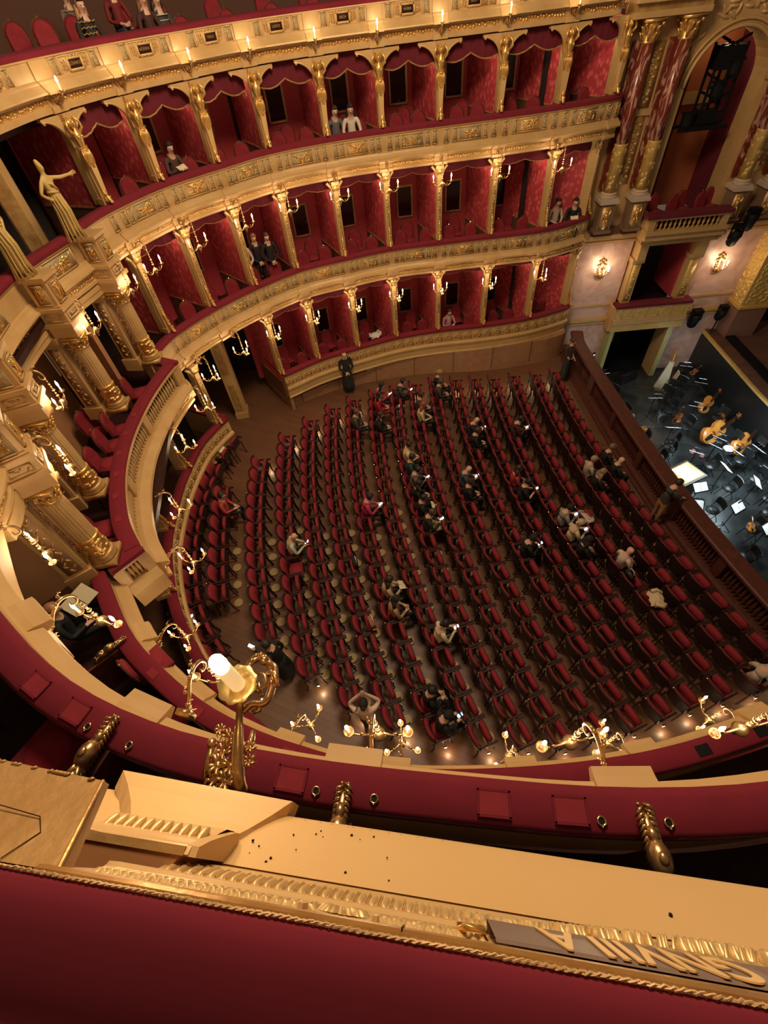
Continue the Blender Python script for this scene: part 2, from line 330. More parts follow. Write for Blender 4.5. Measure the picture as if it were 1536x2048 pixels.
BRK3 = [(-.1, -.07), (.02, -.08), (.02, -.34), (.055, -.36), (.075, -.40), (.185, -.50), (.195, -.54), (.09, -.55), (.075, -.58), (.04, -.59), (.04, -.70), (.09, -.715), (.09, -.81), (-.1, -.82)]
wall3 = parapet('wall_far_third_tier', T3, 10.42, n3 + [T3.near(-4.9, 2.2)], B3, V3, BRK3, panels=False, fr=(.01, -.645, .15), seed=8)
# third tier: cartouches with composers' names between narrow panels
NAMES = ['ERKEL', 'AUBER', 'BIZET', 'WEBER', 'BACH', 'LORTZ', 'VERDI', 'ROSSINI', 'GOUNOD', 'HALEVY']
def cartouche():
    mb = MB(); mb.mi = 0; mb.box((0, 0, 0), (.62, .014, .21)); mb.mi = 1
    for s in (-1, 1): mb.box((s * .31, .006, 0), (.02, .022, .23)); mb.box((0, .006, s * .105), (.62, .022, .018)); mb.box((s * .145, .02, 0), (.035, .04, .16)); mb.box((0, .02, s * .068), (.3, .04, .026))
    mb.mi = 2
    for x in (-.10, -.04, .04, .10): mb.bump((x, .03, .088), (1, 0, 0), (0, 0, 1), (0, 1, 0), .035, .018, .018); mb.bump((x, .03, -.085), (1, 0, 0), (0, 0, 1), (0, 1, 0), .03, .012, .014)
    for s in (-1, 1):
        for z in (-.05, .0, .05): mb.bump((s * .2, .008, z), (0, 0, 1), (1, 0, 0), (0, 1, 0), .035, .016, .02); mb.bump((s * .25, .008, z * .8), (.5, 0, .8), (.8, 0, -.5), (0, 1, 0), .03, .012, .016)
    mb.mi = 3; mb.box((0, .012, 0), (.26, .02, .11)); return mb.build('name_cartouche', [CREAM, CREAM2, GOLDD, DWOOD], None, True)
CART = cartouche(); NAR3 = relief('narrow_panel', .16, .21, 21, FIELD, 7)
def letters(txt, size, m, parent, loc, rot, name='lettering', ext=.003):
    c = bpy.data.curves.new(name, 'FONT'); c.body = txt; c.size = size; c.extrude = ext; c.offset = .022 * size if size > .1 else 0; c.align_x = 'CENTER'; c.align_y = 'CENTER'
    t = bpy.data.objects.new(name, c); COL.objects.link(t); dg = bpy.context.evaluated_depsgraph_get(); me = bpy.data.meshes.new_from_object(t.evaluated_get(dg)); bpy.data.objects.remove(t)
    me.materials.clear(); me.materials.append(m); o = link(name, me, parent); o.location = loc; o.rotation_euler = rot; return o
all3 = n3 + [T3.near(-4.9, 2.2)]
for i in range(len(all3) - 1):
    m = (all3[i] + all3[i + 1]) / 2; c = place(CART, T3, m, -.005, 10.42 - .225, wall3); c.rotation_euler = (-.04, 0, c.rotation_euler.z); c.scale = (1.12, 1, 1.2)
    p, t, n = T3.at(m); letters(NAMES[i], .062, GOLD, wall3, (p.x + n.x * .02, p.y + n.y * .02, 10.195), (PI / 2, 0, ang(t) + PI), 'composer_name')
    for s in (-.47, .47): place(NAR3, T3, m + s, -.008, 10.42 - .225, wall3).scale = (.95, 1, 1.2)
bpy.data.objects.remove(CART)
g0 = parapet('wall_far_ground_tier', GF, 1.98, ng, GP, brk=None, panels=False, fr=None, body=CREAM)
GPAN = relief('scroll_panel', .30, .26, 31, CREAM, 9, None, .03)
def gpanels(path, d0, d1, w):
    d = d0 + .2
    while d < d1: place(GPAN, path, d, -.035, 1.98 - .31, w); d += .37
gpanels(GF, .6, GF.len - .1, g0)
DADO = Path([(9.9, 8.2), (9.75, 7.65), (9.5, 7.25), (8.4, 7.08), (6.06, 7.2), (4.6, 7.42), (3.3, 7.54), (1.15, 7.42), (-.2, 7.12), (-1.5, 6.6)])
sweep(MB(), DADO, [(-.22, 1.0), (-.02, 1.0), (-.02, .0), (-.22, 0)]).build('dado_wall', STUCCO, g0)
for k in range(9):
    p, t, n = DADO.at(.9 + k * 1.55); MB().box((p.x, p.y, .6), (.012, .05, .9), ang(t)).build('dado_joint', WAINS, g0)
gb = parapet('wall_back_ground_tier', GB, 1.98, [], GP, brk=None, panels=False, fr=None); gpanels(GB, .1, 10.5, gb)
sweep(MB(), GB, [(-.22, .99), (-.11, .99), (-.11, .12), (-.08, .1), (-.08, 0), (-.22, 0)]).build('dado_wall', STUCCO, gb)
for path, d in ((GF, GF.len), (GB, 0.0)):                              # closed ends of the ground tier beside the entrance
    p, t, n = path.at(d); w = g0 if path is GF else gb; s = -1 if path is GF else 1
    for c, dz, zc, m in ((.22, 1.0, 1.45, CREAM), (.18, 1.0, .5, STUCCO)):
        mb = MB(); c2 = p - n * 1.2 + t * s * .06; mb.box((c2.x, c2.y, zc), (.12, 2.2, dz), ang(t)); mb.build('end_wall', m, w)
    mb = MB(); c2 = p - n * 1.2 + t * s * .05; mb.box((c2.x, c2.y, 2.0), (.26, 2.2, .08), ang(t)); mb.build('end_rail', VELVET, w)
# ---- near side tiers
nn2 = [N2.near(*q) for q in [(-3.0, -5.8), (-1.86, -6.87), (-.37, -7.56), (1.3, -8.03), (2.85, -8.15)]]
nn1 = [N1.near(*p) for p in reversed(NEAR)][:8]
NB = [(o * 1.0, z) for o, z in BP]
wn2 = parapet('wall_near_second_tier', N2, 8.0, nn2, [(-.2, -.05), (0, -.05), (.0, -.09), (-.01, -.1), (.0, -.26), (.03, -.30), (.085, -.34), (.115, -.36), (.115, -.40), (.03, -.44), (.0, -.9), (-.2, -.93)], VP,
    [(-.05, -.27), (.08, -.30), (.14, -.33), (.20, -.35), (.20, -.40), (.1, -.44), (.06, -.9), (-.05, -.92)], body=LEDGE, panels=False, fr=None)
wn1 = parapet('wall_near_first_tier', N1, 5.0, nn1, [(-.2, -.05), (0, -.05), (.0, -.09), (-.01, -.1), (.0, -.26), (.03, -.30), (.10, -.40), (.15, -.44), (.15, -.49), (.03, -.54), (.0, -.9), (-.2, -.93)], VP,
    [(-.05, -.27), (.08, -.30), (.16, -.38), (.22, -.42), (.22, -.49), (.1, -.54), (.06, -.9), (-.05, -.92)], body=LEDGE, panels=False, fr=None)
# ---- floors, ceilings behind the parapets, back walls, partitions
def slab(name, path, z, o0, o1, th, m, d0=None, d1=None):
    return struct(sweep(MB(), path, [(o0, z), (o0, z - th), (o1, z - th), (o1, z)], 0 if d0 is None else d0, path.len if d1 is None else d1, closed=True).build(name, m))
DEP = 1.9
for nme, path, z in (('floor_first_tier', T1, 4.25), ('floor_second_tier', T2, 7.25), ('floor_third_tier', T3, 9.62), ('floor_near_first_tier', N1, 4.25), ('floor_near_second_tier', N2, 7.25)):
    slab(nme, path, z, -.23, -.2 - DEP - .2, .14, DWOOD)
slab('floor_near_ground', GB, .45, -.23, -2.2, .1, DWOOD); slab('floor_far_ground', GF, .9, -.23, -2.2, .1, DWOOD)
def boxes(path, nodes, z0, z1, tier, last=True):
    for i, d in enumerate(nodes):
        p, t, n = path.at(d); w = sempty('wall_partition'); a = ang(t); L = DEP - .15; sh = .40 if p.x > 2 else (.25 if p.x > .5 else .06); c = p - n * (.3 + L / 2) + t * sh / 2; a = ang(t) + math.atan2(sh, L); L *= 1.02
        MB().box((c.x, c.y, (z0 + .72 + z1) / 2), (.08, L, z1 - z0 - .72), a).build('damask', DAMASK, w)
        MB().box((c.x, c.y, z0 + .36), (.09, L, .72), a).build('wainscot', WAINS, w)
        MB().box((c.x, c.y, z0 + .73), (.11, L, .035), a).build('dado_rail', GOLDD, w)
        if i + 1 < len(nodes):
            m = (d + nodes[i + 1]) / 2; p, t, n = path.at(m); hw = (nodes[i + 1] - d) / 2; a = ang(t); b = sempty('wall_box_back'); c = p - n * (.25 + DEP)
            wid = hw * 2 + .5
            MB().box((c.x, c.y, (z0 + z1) / 2), (wid, .06, z1 - z0), a).build('paper', BOXRED, b)
            k = c + n * .05 + t * (.06 if m < nodes[-4] else -.06); zc = z0 + (1.4 if z1 - z0 > 2.1 else 1.25); hh = .42 if z1 - z0 > 2.1 else .33
            MB().box((k.x, k.y, zc), (.46, .03, hh * 2), a).build('mirror', MIRROR, b)
            fr = MB()
            for s in (-1, 1):
                q = k + t * s * .25; fr.box((q.x, q.y, zc), (.05, .06, hh * 2 + .1), a); fr.box((k.x, k.y, zc + s * (hh + .03)), (.55, .06, .05), a)
            fr.build('mirror_frame', GOLDD, b)
            q = p - n * .62 - t * .45; MB().lathe([(.0, 0), (.05, .02), (.06, .06), (.02, .09)], 8, (q.x, q.y, z1 - .1)).build('added_lamp', CREAM2, b); lamp('box_fill_light', (q.x, q.y, z1 - .16), BOXPW[tier], (1.0, .74, .48), .06)  # lamp and fitting added in each box to brighten its interior
boxes(T1, n1, 4.25, 7.07, 1); boxes(T2, n2, 7.25, 9.6, 2); boxes(GF, ng, .9, 4.05, 0)
for path, zz in ((T1, (4.1, 7.1)), (T2, (7.1, 9.7))):                 # outer shell so that no light leaks in
    struct(sweep(MB(), path, [(-2.3, zz[0]), (-2.3, zz[1])], caps=False).build('wall_shell', SOFTBLK))
struct(sweep(MB(), GF, [(-2.3, 0), (-2.3, 4.1)], caps=False).build('wall_shell', SOFTBLK))
for path, zz in ((N1, (4.1, 7.1)), (N2, (7.1, 9.8)), (GB, (0, 4.1))):
    struct(sweep(MB(), path, [(-2.0, zz[0]), (-2.0, zz[1])], caps=False).build('wall_shell_near', SOFTBLK))
# third tier gallery wall far behind its seats
struct(sweep(MB(), T3, [(-4.2, 9.6), (-4.2, 14.5)], caps=False).build('wall_gallery_back', mat('gallery_brown', (.10, .035, .018), .7)))
slab('floor_gallery_step', T3, 9.84, -1.15, -4.3, .25, DWOOD)
# stalls floor, pit, entrance
MB().add([(7, -9.5, 0), (9.0, -9.5, 0), (9.15, -4, 0), (9.25, 0, 0), (9.7, 5, 0), (10.3, 7.3, 0), (10.3, 10, 0), (7, 10, 0), (-3.12, 10, .5), (-3.12, -9.5, .5), (-9, -9.5, .5), (-9, 10, .5)], [(0, 1, 2, 3, 4, 5, 6, 7), (9, 0, 7, 8), (10, 9, 8, 11)]).build('floor', PARQ)['kind'] = 'structure'
struct(MB().box((13.5, 1, -1.65), (13.5, 21, .1)).build('floor_pit', PITFLOOR))
pier = sempty('wall_entrance_pier'); pm = MB(); pm.box((-3.33, 6.62, 2.2), (.38, .46, 4.0)); pm.box((-3.33, 6.62, .6), (.46, .54, .24)); pm.box((-3.33, 6.62, 3.75), (.50, .58, .2)); pm.build('pier', CREAM, pier)
for zz in (1.0, 2.5): MB().box((-3.33, 6.385, zz + .4), (.22, .03, 1.1)).build('pier_panel', GOLDD, pier)
MB().box((-3.135, 6.62, 2.1), (.03, .28, 2.5)).build('pier_panel', CREAM2, pier)
struct(MB().box((-4.6, 9.6, 2), (9, .1, 4.2)).build('wall_entrance_back', SOFTBLK)); struct(MB().box((-7.4, 3, 2), (.1, 14, 4.2)).build('wall_back_ground', SOFTBLK))
# ---- columns between the boxes
def pilaster(name, h, w, m, herm=False):
    """column between boxes, local y = into the hall, stands at z = 0"""
    t = thing(name, '', 'column'); mb = MB()
    mb.box((0, 0, .06), (w * 1.25, w * 1.2, .12)); mb.box((0, 0, h * .5), (w, w, h)); mb.box((0, .0, h - .05), (w * 1.5, w * 1.4, .09)); mb.box((0, -.12, h * .5), (w * 1.1, .2, h)); mb.build('shaft', m, t)
    c = MB()
    for s in (-1, 1):
        c.ball((s * w * .62, w * .45, h - .13), (.035, .03, .035), 6, 4); c.bump((s * w * .3, w * .5, h - .2), (1, 0, 0), (0, 0, 1), (0, 1, 0), .04, .06, .03)
    c.box((0, .02, h - .16), (w * 1.2, w * 1.1, .12), 0, 1.2); c.build('capital', GOLD, t, True)
    if not herm:
        p = MB(); p.box((0, w / 2 + .004, h * .5), (w * .62, .012, h * .62)); r = random.Random(5)
        for k in range(14): p.bump((r.uniform(-.15, .15) * w, w / 2 + .008, h * (.22 + .56 * k / 13)), (0, 0, 1), (1, 0, 0), (0, 1, 0), .05, .028, .02)
        p.build('carved_front', GOLDD, t, True)
    s = MB(); r = random.Random(9)                                       # gilded dolphin scroll running from the foot of the column down on to the rail
    s.tube([(0, w * .4, h * .30), (0, w * .75, h * .22), (0, w * .9, h * .12), (0, w * 1.3, .07), (0, w * 1.75, .05)], [.02, .035, .045, .05, .025], 7)
    for k in range(7): f = k / 6; s.ball((r.uniform(-.03, .03), w * (.6 + 1.0 * f), h * .24 * (1 - f) ** 1.5 + .06), (.032, .04, .03), 6, 4)
    s.build('scroll_foot', GOLD, t, True)
    if herm:
        sh = MB(); sh.box((0, w * .72, h * .27), (.085, .085, h * .42), 0, 1.7); sh.box((0, w * .72, h * .07), (.13, .12, h * .05)); sh.build('herm_shaft', CREAM2, t)
        f = MB(); y0 = w * .80                                          # half figure growing out of the tapering herm shaft
        f.lathe([(.06, h * .46), (.085, h * .50), (.10, h * .55), (.085, h * .61), (.062, h * .67), (.075, h * .71), (.092, h * .76), (.085, h * .80), (.035, h * .83), (.032, h * .86)], 12, (0, y0, 0), 0, 1.05, .8)
        f.ball((0, y0 + .015, h * .90), (.043, .048, .06), 10, 7); f.ball((0, y0 + .062, h * .895), (.010, .014, .016), 5, 4); f.ball((0, y0 - .02, h * .92), (.052, .05, .055), 8, 5)
        for sx in (-1, 1):
            f.ball((sx * .042, y0 + .062, h * .765), .032, 8, 5); f.ball((sx * .038, y0 - .01, h * .885), (.02, .035, .06), 6, 5)
            f.tube([(sx * .085, y0, h * .80), (sx * .165, y0 + .03, h * .845), (sx * .155, y0 + .02, h * .90), (sx * .075, y0 - .01, h * .965)], [.032, .027, .024, .02], 7)
        for k in range(11): q = -1.5 + k * .3; f.tube([(.075 * math.sin(q), y0 + .055 * math.cos(q), h * .66), (.11 * math.sin(q + .25), y0 + .085 * math.cos(q + .2), h * .57), (.10 * math.sin(q + .4), y0 + .08 * math.cos(q + .4), h * .50), (.06 * math.sin(q + .5), y0 + .06 * math.cos(q + .5), h * .43)], [.008, .017, .019, .006], 5)
        f.tube([(-.10, y0, h * .66), (0, y0 + .085, h * .625), (.10, y0 + .01, h * .64)], [.018, .024, .018], 6); f.tube([(.09, y0 + .03, h * .64), (.12, y0 + .05, h * .56), (.09, y0 + .05, h * .46)], [.02, .024, .006], 6)
        f.build('figure', GOLD, t, True)
        b = MB()
        for sx in (-1, 1):                                               # solid spandrels curving into the arches
            xc, zc, rx, rz = .56, .66 * h, .47, .31 * h; cv = [(xc - rx * math.cos(k * PI / 20), zc + rz * math.sin(k * PI / 20)) for k in range(11)]; vs = []
            for x, z in cv: vs += [(sx * x, -.10, z), (sx * x, .0, z), (sx * x, -.10, h), (sx * x, .0, h)]
            b.add(vs, [f_ for k in range(10) for f_ in ((k * 4 + 1, k * 4 + 5, k * 4 + 7, k * 4 + 3), (k * 4, k * 4 + 1, k * 4 + 5, k * 4 + 4), (k * 4, k * 4 + 4, k * 4 + 6, k * 4 + 2))])
            b.tube([(sx * x, .005, z) for x, z in cv], .018, 5); b.ball((sx * .52, .01, h * .955), .03, 6, 4)
        b.build('arch_bracket', CREAM, t)
    else:
        b = MB()
        for sx in (-1, 1): b.tube([(sx * w * .5, 0, h * .84), (sx * (w * .5 + .05), 0, h * .93), (sx * (w * .5 + .16), 0, h * .985)], [.03, .04, .04], 6)
        b.build('arch_bracket', CREAM, t)
    return t
def columns(proto, path, nodes, z, words, off, grp):
    ch = tree(proto)
    for i, d in enumerate(nodes):
        p, t, n = path.at(d); loc = (p.x + n.x * off, p.y + n.y * off, z); lab = words % (ORD[i + 1])
        if i == 0: proto.location = loc; proto.rotation_euler = (0, 0, ang(t)); proto['label'] = lab; proto['group'] = grp
        else: dup(proto, ch, loc, ang(t), lab, grp)
columns(pilaster('caryatid_column', 1.54, .15, CREAM, True), T2, n2, 8.05, 'gilded caryatid column between second tier boxes, %s from the red marble columns', -.21, 'caryatid columns of the second tier')
columns(pilaster('carved_pilaster', 2.0, .15, CREAM), T1, n1, 5.05, 'slim carved pilaster between first tier boxes, %s from the red marble columns', -.2, 'pilasters of the first tier')
columns(pilaster('ground_pilaster', 2.05, .14, CREAM), GF, ng, 2.02, 'slim gilded pilaster between ground floor boxes, %s from the orchestra pit', -.18, 'pilasters of the ground floor boxes')
columns(pilaster('back_pilaster', 2.05, .16, CREAM), GB, [GB.near(-3.55, 4.2), GB.near(-4.4, 2.4), GB.near(-4.72, .2), GB.near(-4.45, -1.8)], 2.02, 'cream pilaster under the royal box balcony, %s from the entrance', -.18, 'pilasters under the royal box')
# ---- pelmets
def pelmet():
    t = thing('pelmet', '', 'curtain'); mb = MB(); n = 24; vs = []; fs = []
    for k in range(n + 1):
        x = -.72 + 1.44 * k / n; f = (k / n) * 2 % 1; drop = .30 + .10 * math.sin(PI * f) + .08 * abs(2 * k / n - 1); y = .015 * math.sin(k * 2.1)
        vs += [(x, y, 0), (x, y + .05 * math.sin(PI * f), -drop * .6), (x, y + .02, -drop)]
    for k in range(n):
        for j in range(2): a = k * 3 + j; fs.append((a, a + 1, a + 4, a + 3))
    mb.add(vs, fs).build('swag', VELVD, t, True); fr = MB(); pts = [vs[k * 3 + 2] for k in range(n + 1)]; fr.tube(pts, .016, 5); fr.build('fringe', GOLDD, t)
    ts = MB()
    for x in (-.70, .70): ts.tube([(x, .03, -.38), (x, .03, -.50)], [.012, .02], 6)
    ts.build('tassel', GOLDD, t); return t
def pelmets(path, nodes, z, words, grp, sc=1.0, sz=1.0):
    P0 = pelmet(); ch = tree(P0)
    for i in range(len(nodes) - 1):
        m = (nodes[i] + nodes[i + 1]) / 2; p, t, n = path.at(m); loc = (p.x - n.x * .42, p.y - n.y * .42, z); lab = words % ORD[i + 1]
        o = P0 if i == 0 else dup(P0, ch, loc, 0, lab, grp); o.location = loc; o.rotation_euler = (0, 0, ang(t)); o.scale = (sc * (nodes[i + 1] - nodes[i]) / 1.62, 1, sz); o['label'] = lab; o['group'] = grp
pelmets(T2, n2, 9.58, 'swagged red velvet pelmet in the %s second tier box from the stage', 'pelmets of the second tier boxes')
pelmets(T1, n1, 7.06, 'short red pelmet in the %s first tier box from the stage', 'pelmets of the first tier boxes', 1, .6)
pelmets(GF, ng, 4.04, 'short red pelmet in the %s ground floor box from the stage', 'pelmets of the ground floor boxes', 1, .5)
# ================================================================ ROYAL BOX
RBP = Path([(-4.33, 3.12), (-4.46, 2.7), (-4.8, 1.9), (-5.0, 1.2), (-5.1, 0), (-5.0, -1.2), (-4.8, -2.0), (-4.42, -2.85), (-4.15, -3.5), (-4.1, -4.0)])
wr = parapet('wall_royal_box', RBP, 8.0, [], d0=0, panels=False, brk=None, seed=4)
for q in ((-4.62, 2.3), (-5.1, 0), (-4.75, -2.2)): k = place(PANEL[0], RBP, RBP.near(*q), -.02, 7.72, wr); k.scale = (1.35, 1, 1.1)
sweep(MB(), RBP, [(.02, 7.06), (.02, 6.97), (.0, 6.96), (0, 6.86), (-.5, 6.86), (-.5, 7.06)], closed=True).build('architrave', CREAM, wr)
RC = [(-4.15, 3.1), (-4.68, 1.32), (-4.66, -1.33), (-4.15, -3.0)]
def fluted():
    t = thing('fluted_column', '', 'column'); n = 40
    MB().box((0, 0, .05), (.44, .44, .10)).lathe([(.22, .10), (.225, .14), (.19, .17), (.205, .20), (.175, .23)], 20).build('base', GOLDD, t, True)
    mb = MB(); mb.lathe([(.165, .22), (.172, .26), (.168, .58), (.18, .60), (.17, .63)], 20); r = random.Random(4)
    for k in range(34):
        q = r.uniform(0, 2 * PI); z = r.uniform(.28, .56); w = Vector((math.cos(q), math.sin(q), 0)); mb.bump(w * .166 + Vector((0, 0, z)), Vector((-w.y, w.x, 0)), (0, 0, 1), w, .05, .03, .03)
    mb.build('carved_drum', GOLD, t, True)
    MB().lathe([(.158, .62), (.160, .9), (.150, 1.5)], n, flute=.075).build('shaft', CREAM, t)
    c = MB(); c.lathe([(.165, 1.5), (.165, 1.52), (.14, 1.53), (.15, 1.62), (.20, 1.72)], 16); c.box((0, 0, 1.745), (.42, .42, .05))
    for k in range(12):
        q = k * PI / 6
        for rr, z0, h in ((.15, 1.53, .09), (.165, 1.60, .09)):
            q2 = q + (0 if h == .09 and z0 < 1.58 else PI / 12); u = Vector((math.cos(q2), math.sin(q2), 0)); c.tube([u * rr + Vector((0, 0, z0)), u * (rr + .015) + Vector((0, 0, z0 + h * .7)), u * (rr + .05) + Vector((0, 0, z0 + h))], [.022, .024, .014], 5)
    for sx in (-1, 1):
        for sy in (-1, 1): c.ball((sx * .17, sy * .17, 1.69), .035, 6, 4)
    c.build('capital', GOLD, t, True); return t
BROWNP = mat('brown_pier_field', (.30, .16, .07), .5)
f0 = fluted(); ch = tree(f0)
for i, (x, y) in enumerate(RC):
    lab = 'fluted gilded column of the royal box, %s from the entrance side' % ORD[i + 1]
    o = f0 if i == 0 else dup(f0, ch, (x, y, 5.06), 0, lab); o.location = (x, y, 5.06); o['label'] = lab; o['group'] = 'royal box columns'
    d = RBP.near(x, y); p, t, n = RBP.at(d); a = ang(t); c = Vector((x, y, 0))
    mb = MB(); e = c + n * .02; mb.box((e.x, e.y, 6.97), (.46, .48, .20), a); mb.box((e.x, e.y, 7.12), (.54, .56, .08), a); mb.box((e.x, e.y, 7.26), (.46, .48, .22), a); mb.box((e.x, e.y, 7.40), (.52, .54, .06), a); mb.build('entablature_block', CREAM, wr)
    mb = MB(); mb.box((e.x, e.y, 7.66), (.38, .40, .50), a); mb.box((e.x, e.y, 7.93), (.46, .48, .06), a); mb.box((e.x, e.y, 7.44), (.44, .46, .05), a); mb.build('pedestal', CREAM, wr)
    q = e + n * .205; MB().box((q.x, q.y, 7.66), (.26, .02, .36), a).build('pedestal_panel', GOLDD, wr)
    for dv, ra in ((n * .215, a), (t * .195, a - PI / 2), (t * -.195, a + PI / 2)):
        k = PANEL[i % 3].copy(); COL.objects.link(k); k.parent = wr; k.location = (e.x + dv.x, e.y + dv.y, 7.66); k.rotation_euler = (0, 0, ra); k.scale = (.40, 1, 1.15)
        k = NARROW[i % 2].copy(); COL.objects.link(k); k.parent = wr; k.location = (e.x + dv.x * 1.12, e.y + dv.y * 1.12, 7.26); k.rotation_euler = (0, PI / 2, ra); k.scale = (.9, 1, 1)
    b = c - n * .42; mb = MB(); mb.box((b.x, b.y, 5.95), (.46, .34, 1.9), a); mb.box((b.x, b.y, 5.1), (.54, .42, .3), a); mb.box((b.x, b.y, 6.82), (.54, .42, .12), a); mb.build('pier', CREAM, wr)
    for side, (dx, ww) in enumerate((((t * .235), (.02, .22)), ((t * -.235), (.02, .22)), ((n * .175), (.30, .02)))):
        q = b + dx; mb = MB(); mb.mi = 0; mb.box((q.x, q.y, 5.97), (ww[0], ww[1], 1.35), a); mb.mi = 1; r = random.Random(side)
        uu, ww2 = (n, dx.normalized())
        if side == 2: uu = t
        for k in range(22): mb.bump((q.x + dx.normalized().x * .008 + uu.x * .06 * math.sin(k * 1.9), q.y + dx.normalized().y * .008 + uu.y * .06 * math.sin(k * 1.9), 5.38 + k * .055), (uu + Vector((0, 0, 1.0 if k % 2 else -1))).normalized(), uu.cross(Vector((0, 0, 1))) * 0 + (Vector((0, 0, .7)) - uu * (.7 if k % 2 else -.7)), ww2, .055, .018, .022)
        mb.build('leaf_panel', [BROWNP, GOLD], wr, True)
BROWNW = mat('brown_panel_wall', (.44, .21, .10), .45)
for x, y, l, a in ((-5.9, 0, 4.2, PI / 2), (-5.35, 2.75, 1.5, PI / 2 + .9), (-5.35, -2.75, 1.5, PI / 2 - .9)):
    MB().box((x, y, 5.6), (l, .1, 2.8), a).build('back_wall', BROWNW, wr)
for y0 in (2.2, 0, -2.2): MB().box((-5.82 + abs(y0) * .14, y0, 6.0), (.05, 1.0, 1.5)).build('wall_panel', mat('brown_door_panel', (.36, .16, .075), .4), wr)
struct(MB().box((-5.0, 0, 4.2), (2.2, 6.6, .12)).build('floor_royal_box', DWOOD)); struct(MB().box((-5.75, 0, 7.2), (1.6, 7.4, .1)).build('floor_royal_upper', DWOOD))
struct(MB().box((-6.6, 0, 8.6), (.1, 8.5, 3)).build('wall_upper_royal_back', mat('upper_royal_brown', (.14, .055, .03), .6)))
for y, xx in ((3.0, -5.1), (1.25, -5.75), (-1.3, -5.75)):
    MB().box((xx, y, 8.35), (.40, .22, 2.4), .35 if y > 2 else 0).build('upper_pier', CREAM, wr)
    MB().box((xx, y - .13, 8.4), (.26, .03, 1.8), .35 if y > 2 else 0).build('leaf_panel', GOLDD, wr)
# balcony of the royal box
BAL = Path([(-3.62, 2.80), (-3.80, 2.35), (-4.06, 1.48), (-4.24, .4), (-4.27, -.4), (-4.20, -1.2), (-3.98, -2.15), (-3.66, -2.85)])
wb = sempty('wall_royal_balcony')
sweep(MB(), BAL, [(-.27, 4.97), (-.27, 5.04), (-.24, 5.06), (-.03, 5.06), (.01, 5.03), (.01, 4.97)]).build('velvet_rail', VELVET, wb, True)
sweep(MB(), BAL, [(-.24, 4.98), (.03, 4.98), (.03, 4.93), (-.02, 4.90), (-.24, 4.90)], closed=True).build('coping', CREAM, wb)
sweep(MB(), BAL, [(-.26, 4.50), (.02, 4.50), (.04, 4.46), (.10, 4.43), (.20, 4.36), (.22, 4.31), (.10, 4.28), (.08, 4.20), (.06, 4.06), (.12, 4.03), (.12, 3.97), (-.26, 3.97)]).build('ledge', CREAM, wb)
frieze(BAL, .1, BAL.len - .1, .07, 4.13, .09, wb, 6)
mb = MB(); mb.lathe([(.030, 0), (.030, .03), (.018, .05), (.036, .14), (.038, .20), (.018, .32), (.016, .36), (.030, .38), (.030, .41)], 8); B0 = mb.build('baluster', CREAM, wb, True)
d = .16; first = True; piers = [.05, BAL.len * .33, BAL.len * .66, BAL.len - .05]
while d < BAL.len - .1:
    if min(abs(d - q) for q in piers) > .14:
        p, t, n = BAL.at(d); k = B0 if first else B0.copy()
        if not first: COL.objects.link(k); k.parent = wb
        k.location = (p.x - n.x * .06, p.y - n.y * .06, 4.495); first = False
    d += .108
for q in piers: p, t, n = BAL.at(q); MB().box((p.x - n.x * .08, p.y - n.y * .08, 4.7), (.24, .18, .42), ang(t)).build('balustrade_pier', CREAM, wb)
sweep(MB(), BAL, [(-.15, 4.5), (-.15, 4.9)], caps=False).build('baluster_gap_shade', BLACK, wb)  # black sheet added so the gaps between balusters read as shade
for (xa, ya), (xb, yb), nb in (((-3.66, -2.85), (-4.12, -3.22), 4), ((-3.62, 2.80), (-4.20, 3.22), 0)):
    e = Path([(xa, ya), (xb, yb)], raw=True) if yb > 0 else Path([(xb, yb), (xa, ya)], raw=True); s = -1
    e2 = Path([(p.x, p.y) for p in reversed(e.p)], raw=True)
    u = e2 if yb < 0 else e2
    sweep(MB(), u, [(-.14, 4.97), (-.14, 5.05), (.14, 5.05), (.14, 4.97)], closed=True).build('velvet_rail', VELVET, wb)
    sweep(MB(), u, [(-.12, 4.9), (-.12, 4.97), (.12, 4.97), (.12, 4.9)], closed=True).build('coping', CREAM, wb)
    sweep(MB(), u, [(-.2, 3.97), (-.2, 4.5), (.14, 4.5), (.2, 4.34), (.2, 3.97)], closed=True).build('ledge', CREAM, wb)
    for k in range(nb):
        p, t, n = u.at(u.len * (.38 + .12 * k)); q = B0.copy(); COL.objects.link(q); q.parent = wb; q.location = (p.x, p.y, 4.495)
    for f in (.12, .9): p, t, n = u.at(u.len * f); MB().box((p.x, p.y, 4.7), (.17, .2, .42), ang(t)).build('balustrade_pier', CREAM, wb)
# drawers, small panels on the velvet of the balcony
for k in range(6):
    p, t, n = BAL.at(BAL.len * (.34 + .105 * k)); MB().box((p.x - n.x * .13, p.y - n.y * .13, 5.062), (.13, .10, .012), ang(t)).build('rail_flap', SEATRED, wb)
